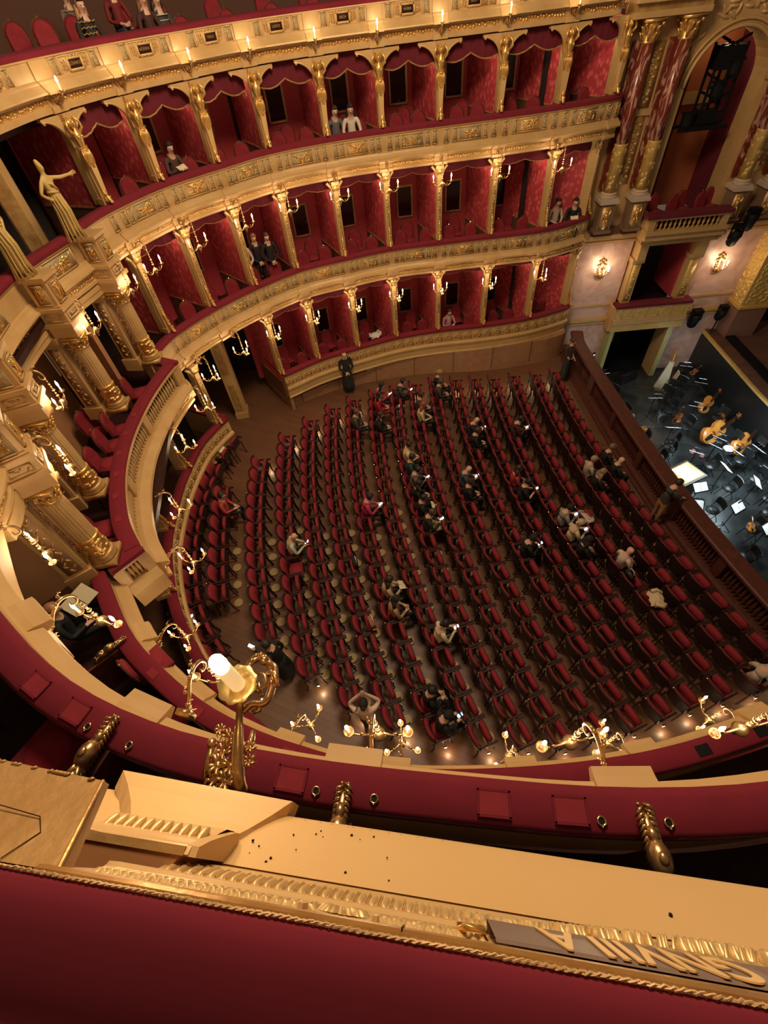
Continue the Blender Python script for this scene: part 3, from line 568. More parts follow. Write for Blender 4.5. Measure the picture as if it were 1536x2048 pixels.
# ================================================================ PROSCENIUM
P0 = Vector((10.2, 8.0, 0)); PD = Vector((5.9, -.95, 0)).normalized(); PN = Vector((PD.y, -PD.x, 0)); PA = ang(PD)
def PS(s, o, z): return P0 + PD * s + PN * o + Vector((0, 0, z))
wp = sempty('wall_proscenium')
def pbox(name, s0, s1, o0, o1, z0, z1, m, parent=None, mb=None):
    c = PS((s0 + s1) / 2, (o0 + o1) / 2, (z0 + z1) / 2); b = (mb or MB()).box(c, (s1 - s0, abs(o1 - o0), z1 - z0), PA)
    return b if mb else b.build(name, m, parent or wp)
for s0, s1 in ((-.6, 1.55), (3.9, 7.0)):
    for z0, z1 in ((-1.65, .84), (1.12, 1.58), (1.66, 3.92)): pbox('marble_panel', s0, s1, -.25, 0, z0, z1, PINKMARB)
    for z0, z1, o in ((.84, .90, .05), (.90, .96, .02), (.96, 1.06, .07), (1.06, 1.12, .03), (1.58, 1.66, .04)): pbox('gold_moulding', s0, s1, -.25, o, z0, z1, CREAM)
    pbox('cornice', s0, s1, -.25, .10, 3.92, 4.0, CREAM); pbox('cornice', s0, s1, -.25, .16, 4.06, 4.14, CREAM); pbox('cornice_frieze', s0, s1, -.25, .06, 4.0, 4.06, GOLDD)
    pbox('ledge', s0, s1, -.25, .22, 4.14, 4.22, CREAM); pbox('plinth', s0, s1, -.25, .12, 4.22, 4.45, WAINS)
pbox('stage_box_jamb', 1.50, 1.64, -.3, .50, -1.65, .68, GREENP); pbox('stage_box_jamb', 3.83, 4.0, -.3, .50, -1.65, .68, GREENP); pbox('jamb_edge', 3.80, 3.83, -.3, .50, -1.65, .68, CREAM)
pbox('lintel', 1.45, 4.28, -.3, .52, .68, .98, OLIVE); pbox('lintel_moulding', 1.45, 4.28, -.3, .56, .98, 1.10, CREAM); pbox('lintel_moulding', 1.45, 4.28, -.3, .53, 1.10, 1.18, CREAM)
pbox('box_front', 1.5, 4.24, .2, .50, 1.18, 1.64, OLIVE); pbox('velvet_rail', 1.42, 4.3, .12, .56, 1.64, 1.74, VELVD); pbox('side_pilaster', 1.36, 1.5, -.2, .42, .68, 1.64, CREAM)
for k in range(6):
    s = 1.72 + k * .47; mb = MB(); c = PS(s, .505, 1.41); mb.box(c, (.03, .03, .36), PA)
    for q in range(5): mb.bump(PS(s + .23 + .07 * math.cos(q * 1.26), .50, 1.41 + .08 * math.sin(q * 1.26)), PD, (0, 0, 1), PN, .05, .04, .03)
    mb.build('rosette_panel', OLIVE, wp, True)
# middle opening, with its pilasters
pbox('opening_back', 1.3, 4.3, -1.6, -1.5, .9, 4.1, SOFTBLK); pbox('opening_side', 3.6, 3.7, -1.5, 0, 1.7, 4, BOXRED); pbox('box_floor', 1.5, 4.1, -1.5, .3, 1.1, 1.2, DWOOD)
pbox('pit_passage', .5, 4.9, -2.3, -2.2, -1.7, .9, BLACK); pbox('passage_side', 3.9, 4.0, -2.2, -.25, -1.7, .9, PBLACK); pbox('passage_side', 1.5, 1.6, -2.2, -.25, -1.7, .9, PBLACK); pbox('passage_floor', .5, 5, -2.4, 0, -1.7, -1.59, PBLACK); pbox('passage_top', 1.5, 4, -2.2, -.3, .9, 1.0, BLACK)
for s0, s1 in ((1.62, 1.95), (3.66, 4.05)):
    pbox('pilaster', s0, s1, -.2, .28, 1.74, 3.3, CREAM); pbox('pilaster_capital', s0 - .05, s1 + .05, -.2, .34, 3.22, 3.36, CREAM); mb = MB(); c = PS((s0 + s1) / 2, .285, 2.5); mb.box(c, (s1 - s0 - .1, .02, 1.35), PA)
    for q in range(12): mb.bump(PS((s0 + s1) / 2 + .05 * math.sin(q * 2), .292, 1.95 + q * .1), PD, (0, 0, 1), PN, .05, .03, .025)
    mb.build('carved_panel', OLIVE, wp, True); pbox('bracket', s0 + .02, s1 - .02, -.2, .44, 3.36, 3.9, CREAM)
pbox('soffit', 1.6, 4.25, -.3, .50, 3.86, 3.94, CREAM); pbox('cornice_frieze', 1.55, 4.3, -.3, .52, 3.94, 4.06, GOLDD); pbox('cornice', 1.5, 4.34, -.3, .62, 4.06, 4.16, CREAM)
# balcony with balusters
pbox('balcony_floor', 1.45, 4.1, -.3, .86, 4.16, 4.36, CREAM); pbox('balcony_base', 1.4, 4.08, .55, .95, 4.36, 4.47, CREAM); pbox('balcony_coping', 1.36, 4.05, .58, .93, 4.80, 4.86, CREAM); pbox('velvet_rail', 1.3, 4.08, .52, .97, 4.86, 4.95, VELVD)
pbox('balcony_pier', 1.42, 1.64, .62, .90, 4.47, 4.8, CREAM); pbox('balcony_pier', 3.84, 4.02, .62, .90, 4.47, 4.8, CREAM); pbox('balcony_side', 1.42, 1.6, 0, .64, 4.47, 4.86, CREAM); pbox('balcony_inside', 1.6, 3.9, .60, .62, 4.4, 4.8, BLACK)
mb = MB(); mb.lathe([(.036, 0), (.036, .025), (.02, .05), (.044, .13), (.042, .18), (.02, .26), (.034, .30), (.034, .33)], 8); b0 = mb.build('baluster', CREAM, wp, True)
for k in range(14):
    q = b0 if k == 0 else b0.copy()
    if k: COL.objects.link(q); q.parent = wp
    q.location = PS(1.73 + k * .155, .78, 4.47)
# upper wall with round arch
Cs, Cz, Rr = 2.73, 7.95, 1.12
def archwall(s0, s1, ztop, o, m, name):
    mb = MB(); vs = []; fs = []; N = 16
    for k in range(N + 1):
        q = PI - PI * k / N; s = Cs + Rr * math.cos(q); z = Cz + Rr * math.sin(q)
        vs += [PS(s, o, z), PS(s0 + (s1 - s0) * k / N, o, ztop), PS(s, o - .7, z)]
    for k in range(N): a = k * 3; fs += [(a, a + 3, a + 4, a + 1), (a, a + 2, a + 5, a + 3)]
    mb.add(vs, fs); b = len(mb.v)
    for (sa, sb, ss) in ((s0, Cs - Rr, 1), (Cs + Rr, s1, 0)):
        mb.add([PS(sa, o, 4.3), PS(sb, o, 4.3), PS(sb, o, Cz), PS(sa, o, ztop if ss else Cz)], [(0, 1, 2, 3)])
        e = sb if ss else sa; mb.add([PS(e, o, 4.3), PS(e, o - .7, 4.3), PS(e, o - .7, Cz), PS(e, o, Cz)], [(0, 1, 2, 3)])
    mb.add([PS(s0, o, ztop), PS(Cs - Rr, o, Cz), PS(s0, o, Cz)], [(0, 1, 2)]); mb.add([PS(s1, o, ztop), PS(Cs + Rr, o, Cz), PS(s1, o, Cz)], [(0, 2, 1)])
    return mb.build(name, m, wp)
archwall(1.3, 4.1, 10.4, .02, CREAM, 'arch_wall')
for rr, r in ((1.17, .05), (1.30, .035)):
    mb = MB(); mb.tube([PS(Cs + rr * math.cos(PI * k / 20), .05, Cz + rr * math.sin(PI * k / 20)) for k in range(21)], r, 6); mb.build('archivolt', CREAM, wp, True)
mb = MB(); r = random.Random(2)
for k in range(60):
    q = r.uniform(.25, PI - .25); d = r.uniform(1.42, 2.1); s = Cs + d * math.cos(q); z = Cz + d * math.sin(q)
    if 1.25 < s < 4.2 and z < 10.3: a = r.uniform(0, PI); mb.bump(PS(s, .03, z), PD * math.cos(a) + Vector((0, 0, math.sin(a))), Vector((0, 0, math.cos(a))) - PD * math.sin(a), PN, r.uniform(.12, .22), .05, .06)
mb.build('spandrel_carving', CREAM, wp, True)
pbox('box_back', .8, 4.6, -2.0, -1.9, 4.3, 9.4, ORANGE); pbox('box_side', 3.9, 4.0, -1.9, -.7, 4.3, 9.2, VELVD); pbox('box_cornice', 1.0, 4, -1.9, -1.8, 7.2, 7.5, CREAM); pbox('box_side', 1.55, 1.62, -1.9, -.7, 4.3, 9.2, VELVD); pbox('box_ceiling', 1, 4.4, -1.9, -.7, 9.3, 9.4, SOFTBLK); lamp('stage_box_fill', PS(3.1, -1.1, 8.9), 14, WARM, .06); MB().lathe([(0, 0), (.06, .02), (.07, .08), (.02, .12)], 10, PS(3.1, -1.1, 9.2)).build('added_lamp', CREAM2, wp)  # light and its fitting added to brighten the arched box
cu = MB()
for k in range(10): pbox('', 1.62 + k * .06, 1.68 + k * .06, -.72 - .10 * (k % 2) - .03 * k, -.66 - .10 * (k % 2) - .03 * k, 4.35, 8.9 - .02 * k, None, None, cu)
cu.build('drape', VELVD, wp)
# wall behind the columns
for s0, s1 in ((-.6, 1.3), (4.1, 6.6)): pbox('upper_wall', s0, s1, -.25, .02, 4.45, 10.4, CREAM)
for sc in (.53, 4.85):
    for z0, z1 in ((5.7, 7.4), (7.6, 9.0)):
        mb = MB(); mb.box(PS(sc, .035, (z0 + z1) / 2), (.34, .03, z1 - z0), PA); r = random.Random(int(z0 * 10))
        for k in range(20): mb.bump(PS(sc + .08 * math.sin(k * 2.2), .05, z0 + .12 + (z1 - z0 - .24) * k / 19), PD, (0, 0, 1), PN, .06, .05, .04)
        mb.build('carved_panel', GOLDD, wp, True)
    pbox('band', sc - .35, sc + .35, 0, .08, 7.42, 7.58, CREAM)
for s0, s1 in ((-.55, 1.42), (3.95, 6.6)):
    pbox('entablature', s0, s1, 0, .58, 9.50, 9.62, CREAM); pbox('entablature_frieze', s0, s1, 0, .52, 9.62, 9.78, GOLDD); pbox('entablature', s0, s1, 0, .66, 9.78, 9.9, CREAM); pbox('entablature', s0, s1, 0, .50, 9.9, 10.5, CREAM)
def redcol():
    t = thing('marble_column', '', 'column')
    mb = MB(); mb.box((0, 0, .45), (.46, .46, .86)); mb.box((0, 0, .03), (.56, .56, .08)); mb.build('pedestal', mat('pedestal_brown', (.22, .13, .08), .4), t)
    MB().box((0, 0, .92), (.60, .60, .10)).box((0, 0, 1.0), (.52, .52, .06)).lathe([(.27, 1.03), (.28, 1.06), (.23, 1.09), (.25, 1.12), (.205, 1.16)], 20).build('base', STONE, t)
    mb = MB(); mb.mi = 0; mb.box((0, -.235, .45), (.32, .02, .66)); mb.mi = 1                 # putto relief
    mb.ball((0, -.26, .64), (.05, .04, .055), 8, 5); mb.ball((0, -.26, .50), (.07, .045, .10), 8, 5); mb.tube([(-.03, -.26, .42), (-.06, -.27, .30), (-.04, -.26, .19)], [.035, .03, .022], 6); mb.tube([(.03, -.26, .42), (.05, -.27, .32), (.08, -.26, .2)], [.035, .03, .022], 6)
    mb.tube([(.06, -.26, .56), (.12, -.27, .60), (.10, -.26, .70)], [.025, .02, .018], 6); mb.tube([(-.06, -.26, .56), (-.12, -.27, .50), (-.08, -.27, .42)], [.025, .02, .018], 6)
    for s in (-1, 1): mb.bump((s * .10, -.245, .60), (.7, 0, .7 * s), (-.7, 0, .7), (0, -1, 0), .06, .035, .03)
    mb.build('putto_relief', [GOLDD, GOLD], t, True)
    mb = MB(); mb.lathe([(.19, 1.16), (.195, 2.36), (.205, 2.38), (.19, 2.42)], 24); r = random.Random(3)
    for k in range(44):
        q = r.uniform(0, 2 * PI); w = Vector((math.cos(q), math.sin(q), 0)); mb.bump(w * .19 + Vector((0, 0, r.uniform(1.25, 2.28))), Vector((-w.y, w.x, 0)), (0, 0, 1), w, .045, .06, .022)
    mb.build('gilded_drum', OLIVE, t, True)
    MB().lathe([(.185, 2.42), (.185, 3.2), (.175, 4.58)], 24).build('shaft', REDMARB, t, True)
    c = MB(); c.lathe([(.185, 4.56), (.19, 4.60), (.17, 4.62), (.19, 4.85), (.26, 4.98)], 16); c.box((0, 0, 5.0), (.56, .56, .06))
    for k in range(16):
        q = k * PI / 8; u = Vector((math.cos(q), math.sin(q), 0)); z0 = 4.62 if k % 2 else 4.74; c.tube([u * .18 + Vector((0, 0, z0)), u * .21 + Vector((0, 0, z0 + .12)), u * .26 + Vector((0, 0, z0 + .15))], [.035, .035, .02], 5)
    for sx in (-1, 1):
        for sy in (-1, 1): c.ball((sx * .22, sy * .22, 4.93), .05, 6, 4)
    c.build('capital', GOLD, t, True); return t
c0 = redcol(); ch = tree(c0)
for i, s in enumerate((.05, 1.05, 4.30, 5.30)):
    lab = 'red veined marble column with gilded lower drum, %s along the stage wall' % ORD[i + 1]; loc = PS(s, .32, 4.45)
    o = c0 if i == 0 else dup(c0, ch, loc, PA, lab); o.location = loc; o.rotation_euler = (0, 0, PA); o['label'] = lab; o['group'] = 'red marble columns'
    pbox('marble_pilaster', s - .27, s + .13, 0, .10, 5.6, 9.05, REDMARB)
# pier beside the stage and the stage itself
pbox('stage_pier', 6.1, 7.2, -.3, .75, -1.6, 1.30, mat('brown_pier', (.22, .105, .07), .6)); pbox('pier_moulding', 6.06, 7.25, -.3, .80, 1.30, 1.40, OLIVE); pbox('gold_pier', 6.14, 7.15, -.3, .70, 1.40, 4.4, OLIVE)
mb = MB()
for k in range(120): q = k * 2.4; mb.bump(PS(6.64 + .34 * math.sin(q), .70, 1.5 + k * .023), (PD * math.cos(q) + Vector((0, 0, math.sin(q)))), Vector((0, 0, math.cos(q))) - PD * math.sin(q), PN, .11, .035, .04); mb.bump(PS(6.14, .24 + .34 * math.sin(k * 1.9), 1.5 + k * .023), (PN * math.cos(q) + Vector((0, 0, math.sin(q)))), Vector((0, 0, math.cos(q))) - PN * math.sin(q), -PD, .11, .035, .04)
mb.build('pier_carving', OLIVE, wp, True); pbox('cornice', 6.0, 7.4, -.3, .85, 4.3, 4.5, CREAM)
SE = Path([(15.85, 7.4), (15.68, 6.5), (15.33, 4.6), (14.95, 2.4), (14.8, .3), (14.85, -2), (15.1, -4.5)])
struct(sweep(MB(), SE, [(0, .12), (4.5, .12)], caps=False).build('floor_stage', STAGEW)); ws = sempty('wall_stage_front')
sweep(MB(), SE, [(.02, .12), (0, .14), (-.10, .14), (-.10, .04), (.02, .04)], closed=True).build('gold_strip', OLIVE, ws)
sweep(MB(), SE, [(-.02, .05), (-.02, -1.65)], caps=False).build('pit_back', PBLACK, ws); sweep(MB(), SE, [(.50, .12), (.50, .20), (.85, .20), (.85, .12)]).build('footlight_trough', BLACK, ws)
struct(MB().box((20, 0, 4), (.1, 24, 12)).build('wall_stage_back', BLACK))
# ================================================================ ORCHESTRA RAIL
RL = Path([(9.95, 7.45), (9.62, 6.46), (9.32, 4.2), (8.98, 1.3), (8.76, -1.5), (8.76, -3.6), (8.85, -5.2), (9.1, -7.4)])
rail = thing('orchestra_rail', 'long curved mahogany balustrade between the stalls and the orchestra pit', 'balustrade')
sweep(MB(), RL, [(-.02, .86), (-.02, .93), (.02, .955), (.40, .955), (.44, .93), (.44, .86)], closed=True).build('coping', RWOOD, rail)
sweep(MB(), RL, [(-.22, 0), (-.22, .05), (-.12, .06), (-.10, .14), (.0, .16), (.44, .16), (.44, 0)]).build('plinth', RWOOD, rail)
sweep(MB(), RL, [(.30, .16), (.30, .88)], caps=False).build('back_board', DWOOD, rail); sweep(MB(), RL, [(.44, .05), (.44, -1.65)], caps=False).build('pit_side', PBLACK, rail)
mb = MB(); mb.lathe([(.036, 0), (.036, .05), (.02, .09), (.046, .22), (.044, .30), (.02, .5), (.02, .56), (.034, .62), (.034, .70)], 8); b0 = mb.build('baluster', RWOOD, rail, True)
d = .3; first = True
while d < RL.len - .1:
    p, t, n = RL.at(d)
    if abs((d % 2.0) - 1.0) < .13:
        if abs((d % 2.0) - 1.0) < .07: MB().box((p.x + n.x * .16, p.y + n.y * .16, .51), (.26, .26, .72), ang(t)).build('newel', RWOOD, rail)
    else:
        k = b0 if first else b0.copy()
        if not first: COL.objects.link(k); k.parent = rail
        k.location = (p.x + n.x * .14, p.y + n.y * .14, .16); first = False
    d += .115
# ================================================================ STALLS CHAIRS
def curved_panel(mb, x, w, z0, z1, th, sag, tilt=.0, n=6, top=.0):      # upholstered panel, concave to +x
    vs = []; fs = []
    for k in range(n + 1):
        f = 2 * k / n - 1; y = f * w / 2; xx = x + sag * f * f; zt = z1 - top * abs(f) ** 3
        for (dx, z) in ((0, z0), (-tilt, zt), (-tilt + th, zt - .012), (th, z0)): vs.append((xx + dx, y, z))
    for k in range(n):
        for j in range(4): a = k * 4; fs.append((a + j, a + 4 + j, a + 4 + (j + 1) % 4, a + (j + 1) % 4))
    fs += [(0, 1, 2, 3), (n * 4 + 3, n * 4 + 2, n * 4 + 1, n * 4)]
    return mb.add(vs, [tuple(reversed(f)) for f in fs])
def stalls_chair(name, down):
    t = thing(name, '', 'chair')
    curved_panel(MB(), -.165, .43, .45, .92, .05, .05, .11, 8, .05).build('backrest', SEATRED, t, True)
    mb = MB(); curved_panel(mb, -.195, .475, .36, .95, .03, .05, .115, 8, .05); mb.tube([(-.305 + .05 * (2 * k / 8 - 1) ** 2, (2 * k / 8 - 1) * .237, .955 - .05 * abs(2 * k / 8 - 1) ** 3) for k in range(9)], .015, 5); mb.build('back_frame', DWOOD, t)
    mb = MB()
    if down: mb.box((.03, 0, .43), (.42, .46, .09)); mb.ball((.03, 0, .465), (.21, .23, .035), 10, 4)
    else:
        curved_panel(mb, .035, .41, .44, .79, .075, .012, .0, 6, .05)
    mb.build('seat', SEATRED, t, True)
    if not down: MB().box((.125, 0, .60), (.02, .38, .30)).build('seat_board', DWOOD, t)
    for s in (-1, 1): MB().box((.01, s * .25, .665), (.42, .042, .04)).box((-.02, s * .245, .50), (.04, .03, .30)).build('armrest', DWOOD, t)
    for s in (-1, 1): MB().tube([(.14, s * .235, .50), (.15, s * .235, .25), (.22, s * .235, 0)], [.022, .02, .016], 5).build('leg', DWOOD, t); MB().tube([(-.21, s * .235, .50), (-.20, s * .235, .25), (-.27, s * .235, 0)], [.022, .02, .016], 5).build('leg', DWOOD, t)
    MB().ball((-.275, .19, .94), .016, 6, 4).build('number_stud', BRASS, t); return t
ROWS = [('A', None), ('B', (-3.62, 2.19, -1.82)), ('C', (-2.45, 3.16, -3.14)), ('D', (-1.56, 4.12, -4.19)), ('E', (-0.72, 4.75, -5.02)), ('F', (0.10, 5.24, -5.59)), ('G', (0.89, 5.54, -5.99)), ('H', (1.72, 5.74, -6.27)), ('I', (2.50, 5.81, -6.44)), ('J', (3.23, 5.94, -6.59)), ('K', (3.98, 5.99, -6.58)), ('L', (4.75, 5.87, -6.58)), ('M', (5.45, 5.76, -6.51)), ('N', (6.11, 5.60, -6.43)), ('O', (6.90, 5.59, -6.40)), ('P', (7.66, 5.45, -6.40)), ('Q', (8.38, 5.40, -6.30))]
RNAME = {'A': 'curved row against the back wall', 'B': 'short second row from the back wall'}
for i, (k, _) in enumerate(ROWS):
    if i > 1: RNAME[k] = ('row nearest the orchestra rail' if k == 'Q' else ORD[17 - i] + ' row from the orchestra rail')
RAD = {'B': 26.0, 'C': 21.0}
seats = []                                                            # (x, y, heading, row, index)
Arow = [(-3.51, 4.31), (-3.8, 3.77), (-3.98, 3.04), (-4.15, 2.5), (-4.3, 1.95), (-4.4, 1.39), (-4.47, .84), (-4.5, .28), (-4.49, -.29), (-4.43, -.88), (-4.35, -1.45), (-4.2, -2.02), (-4.0, -2.54), (-3.73, -3.04)]
for i, (x, y) in enumerate(Arow):
    a = Arow[max(i - 1, 0)]; b = Arow[min(i + 1, len(Arow) - 1)]; seats.append((x + .02, y, math.atan2(b[0] - a[0], a[1] - b[1]), 'A', i))
AISLE = []
for k, v in ROWS[1:]:
    xe, yf, yn = v; Rr = RAD.get(k, 30.0); yc = (yf + yn) / 2; half = (yf - yn) / 2; x0 = xe - half * half / (2 * Rr); n = round((yf - yn) / .547)
    for i in range(n):
        y = yf - (i + .5) * (yf - yn) / n; dy = y - yc; seats.append((x0 + dy * dy / (2 * Rr) - .02, y, math.atan2(-dy, Rr), k, i))
    for s, y in ((1, yf), (-1, yn)): AISLE.append((xe, y, s, k))
# people in the stalls take the nearest chair: (x, y)
PEOPLE_AT = {}
def nearest(x, y):
    return min(range(len(seats)), key=lambda q: (seats[q][0] - x) ** 2 + (seats[q][1] - y) ** 2 + (100 if q in PEOPLE_AT else 0))
SIT = [
 (-3.25, 1.45, (.45, .06, .05), (.012, .01, .01), (.02, .012, .01), 'short', 'lap', 'woman in coral red top and black trousers in the short second row from the back'),  # x, y, top colour, trouser colour, hair, style, what the hands do, words
 (-1.85, -0.56, (.55, .52, .40), (.02, .02, .02), None, 'short', 'phone', 'bald man in pale checked shirt looking at his phone in a half-empty row'),
 (0.78, 4.27, (.07, .055, .04), (.02, .02, .02), (.10, .05, .03), 'short', 'lap', 'man in grey-brown jacket sitting second from the far end of his row'),
 (0.97, 3.82, (.015, .012, .012), (.01, .01, .01), (.03, .02, .015), 'long', 'lap', 'woman in black lifting her hands beside the man in grey-brown jacket'),
 (1.62, 5.37, (.50, .03, .05), (.02, .02, .02), (.006, .005, .005), 'long', 'phone', 'black-haired woman in bright pink top at the end of her row holding a phone'),
 (1.49, 4.88, (.42, .02, .03), (.25, .015, .015), (.006, .005, .005), 'long', 'lap', 'black-haired woman in red dress beside the woman in pink'),
 (2.52, 5.68, (.05, .04, .035), (.01, .01, .01), (.02, .012, .01), 'short', 'phone', 'person in dark grey with lit phone at a row end by the far wall'),
 (3.84, 4.99, (.06, .05, .04), (.01, .01, .01), (.08, .05, .03), 'short', 'lap', 'man in grey-brown top sitting behind the blond woman in black by the far wall'),
 (4.14, 5.55, (.008, .008, .009), (.008, .008, .008), (.35, .2, .08), 'bun', 'lap', 'blond woman in black sitting with folded hands near the far wall'),
 (2.97, 4.65, (.05, .04, .038), (.01, .01, .01), (.04, .02, .015), 'short', 'lap', 'man in charcoal jacket beside the red-haired woman in cream'),
 (2.92, 4.09, (.62, .50, .30), (.01, .01, .01), (.30, .06, .02), 'long', 'lap', 'red-haired woman in cream blouse with folded arms'),
 (4.24, 2.86, (.012, .011, .012), (.01, .01, .01), None, 'short', 'phone', 'bald man in black suit and white collar holding a phone'),
 (4.07, 2.34, (.010, .009, .009), (.01, .01, .01), (.05, .03, .02), 'short', 'lap', 'dark-haired man in black suit beside the bald man in a suit'),
 (1.96, 2.17, (.68, .52, .28), (.02, .015, .01), (.015, .01, .008), 'short', 'lap', 'dark-haired woman in cream top in the middle of her row'),
 (1.88, 1.49, (.02, .05, .045), (.01, .01, .01), (.02, .012, .01), 'short', 'lap', 'person in dark green and black between the cream top and the grey shirt'),
 (1.87, 0.96, (.13, .10, .08), (.01, .01, .01), (.02, .012, .01), 'short', 'phone', 'man in grey shirt leaning over his bright phone'),
 (1.87, 0.28, (.010, .009, .009), (.01, .01, .01), (.012, .01, .008), 'long', 'lap', 'woman in black with pale hands two seats from the grey shirt'),
 (1.78, -0.21, (.012, .010, .010), (.01, .01, .01), (.015, .01, .008), 'short', 'paper', 'person in black reading a pale programme sheet'),
 (1.84, -0.65, (.020, .015, .012), (.45, .33, .18), (.07, .035, .02), 'short', 'phone', 'brown-haired person with beige coat over the lap and a phone'),
 (0.40, 0.52, (.50, .03, .10), (.015, .013, .013), (.010, .008, .008), 'short', 'phone', 'dark-haired woman in magenta top holding a white phone'),
 (3.34, 0.54, (.05, .055, .075), (.02, .02, .02), None, 'short', 'phone', 'balding man in slate blue shirt with a phone'),
 (3.38, -0.00, (.012, .011, .012), (.02, .02, .02), (.02, .015, .01), 'short', 'lap', 'person in black beside the balding man in slate blue'),
 (5.60, 2.41, (.06, .012, .010), (.012, .01, .01), (.015, .01, .008), 'short', 'phone', 'man in dark maroon jacket holding up a bright phone'),
 (4.71, 0.38, (.35, .035, .03), (.01, .01, .01), (.03, .015, .01), 'long', 'lap', 'dark-haired woman in coral red top in a middle row'),
 (4.70, -0.29, (.010, .009, .009), (.01, .01, .01), (.01, .008, .008), 'bun', 'phone', 'woman in sleeveless black beside the coral red top'),
 (6.93, 0.55, (.40, .33, .25), (.01, .01, .01), (.30, .22, .15), 'short', 'lap', 'grey-blond person in pale shawl three rows from the orchestra'),
 (6.88, 0.04, (.012, .010, .010), (.01, .01, .01), (.25, .18, .11), 'long', 'lap', 'blond woman in black beside the pale shawl'),
 (7.59, 0.40, (.012, .011, .011), (.01, .01, .01), (.15, .11, .09), 'short', 'lap', 'grey-haired person in black in the second row by the orchestra'),
 (7.63, -0.10, (.012, .011, .012), (.01, .01, .01), None, 'short', 'lap', 'bald man in black suit in the second row by the orchestra'),
 (5.29, -1.22, (.25, .22, .19), (.01, .01, .01), (.012, .01, .01), 'short', 'phone', 'dark-haired woman in black and grey patterned top looking at a phone'),
 (5.44, -1.93, (.58, .44, .27), (.01, .01, .01), (.50, .36, .20), 'bun', 'phone', 'person in cream cardigan with light hair and bright phone'),
 (6.27, -2.62, (.60, .48, .42), (.012, .012, .012), None, 'short', 'lap', 'bald man in white shirt turned away, near the front rows'),
 (5.46, -2.54, (.010, .009, .009), (.01, .01, .01), (.012, .01, .01), 'long', 'lap', 'dark-haired woman in black next to the bald man in white'),
 (3.99, -2.03, (.010, .010, .011), (.01, .01, .01), (.012, .01, .01), 'short', 'bluephone', 'person in black with a glowing blue phone in an otherwise empty row'),
 (0.61, -2.44, (.50, .36, .22), (.015, .012, .01), (.025, .015, .01), 'long', 'paper', 'long-haired woman in beige reading a booklet'),
 (0.82, -3.02, (.40, .25, .13), (.015, .012, .01), (.012, .01, .01), 'long', 'lap', 'woman in tan jumper leaning to the reader in beige'),
 (1.30, -3.89, (.66, .56, .36), (.015, .013, .012), (.010, .008, .008), 'bun', 'phone', 'person in white shirt with a bun and dark bag strap, phone raised'),
 (0.78, -5.15, (.010, .009, .009), (.01, .01, .01), (.010, .008, .008), 'short', 'lap', 'person in black slumped low in the next to last seat by the near aisle'),
 (0.84, -5.70, (.010, .010, .011), (.01, .01, .01), (.010, .009, .009), 'short', 'bluephone', 'person in black coat at the near row end with a glowing phone'),
 (7.43, -6.10, (.52, .40, .30), (.012, .01, .01), (.010, .008, .008), 'short', 'bluephone', 'dark-haired person in white shirt leaning forward at the near end of the second row')]
for q in SIT:
    i = nearest(q[0], q[1]); PEOPLE_AT[i] = q
U = stalls_chair('stalls_chair', False); D = stalls_chair('stalls_chair', True); uch = tree(U); dch = tree(D); fu = fd = True
VENTS = sempty('floor_air_outlets'); vm = MB(); vm.lathe([(.125, 0), (.125, .03), (.11, .04)], 12); v0 = None
for i, (x, y, a, k, j) in enumerate(seats):
    occ = i in PEOPLE_AT; down = occ or (k == 'D' and abs(y - .35 + 1.2) < .3)
    n = sum(1 for s in seats if s[3] == k)
    pos = (ORD[j + 1] + ' from the far end') if j < n / 2 else (ORD[n - j] + ' from the near end')
    who = ' with someone sitting on it' if i in PEOPLE_AT else (' folded down' if down and k != 'A' else '')
    lab = 'red plush chair%s, %s of the %s' % (who, pos, RNAME[k]); lab = lab.replace('red plush chair', 'red chair').replace('with someone sitting on it', 'in use').replace('row from the orchestra rail', 'row from the rail').replace('row nearest the orchestra rail', 'row at the rail').replace('row against the back wall', 'back row').replace('short second row from the back wall', 'short second row') if len(lab.split()) > 15 else lab
    if down: o = D if fd else dup(D, dch, (x, y, ZF(x)), a, lab); fd = False
    else: o = U if fu else dup(U, uch, (x, y, ZF(x)), a, lab); fu = False
    o.location = (x, y, ZF(x)); o.rotation_euler = (0, 0, a); o['label'] = lab; o['group'] = 'red plush stalls chairs'
    if k != 'A' and y < .6:
        if v0 is None: v0 = vm.build('air_outlet', VENT, VENTS); q = v0
        else: q = v0.copy(); COL.objects.link(q); q.parent = VENTS
        q.location = (x + .22 * math.cos(a), y + .22 * math.sin(a), ZF(x))
# aisle lamps at the row ends
first = None
for x, y, s, k in AISLE:
    if k == 'B': continue
    yy = y + s * .03; lab = 'small glowing aisle lamp at the %s end of the %s' % ('far' if s > 0 else 'near', RNAME[k])
    if first is None:
        first = thing('aisle_lamp', lab, 'lamp', (x, yy, ZF(x)), 0, 'aisle lamps'); MB().box((0, 0, .30), (.07, .02, .06)).build('housing', DWOOD, first); MB().box((0, .0, .262), (.05, .03, .012)).build('lens', mat('aisle_glow', (1, .9, .6), .4, emit=((1.0, .75, .34), 14)), first); ch = tree(first); o = first
    else: o = dup(first, ch, (x, yy, ZF(x)), 0, lab, 'aisle lamps')
    lamp('aisle_light', (x + .05, y + s * .12, .11 + ZF(x)), 2.4, (1.0, .84, .50), .02)
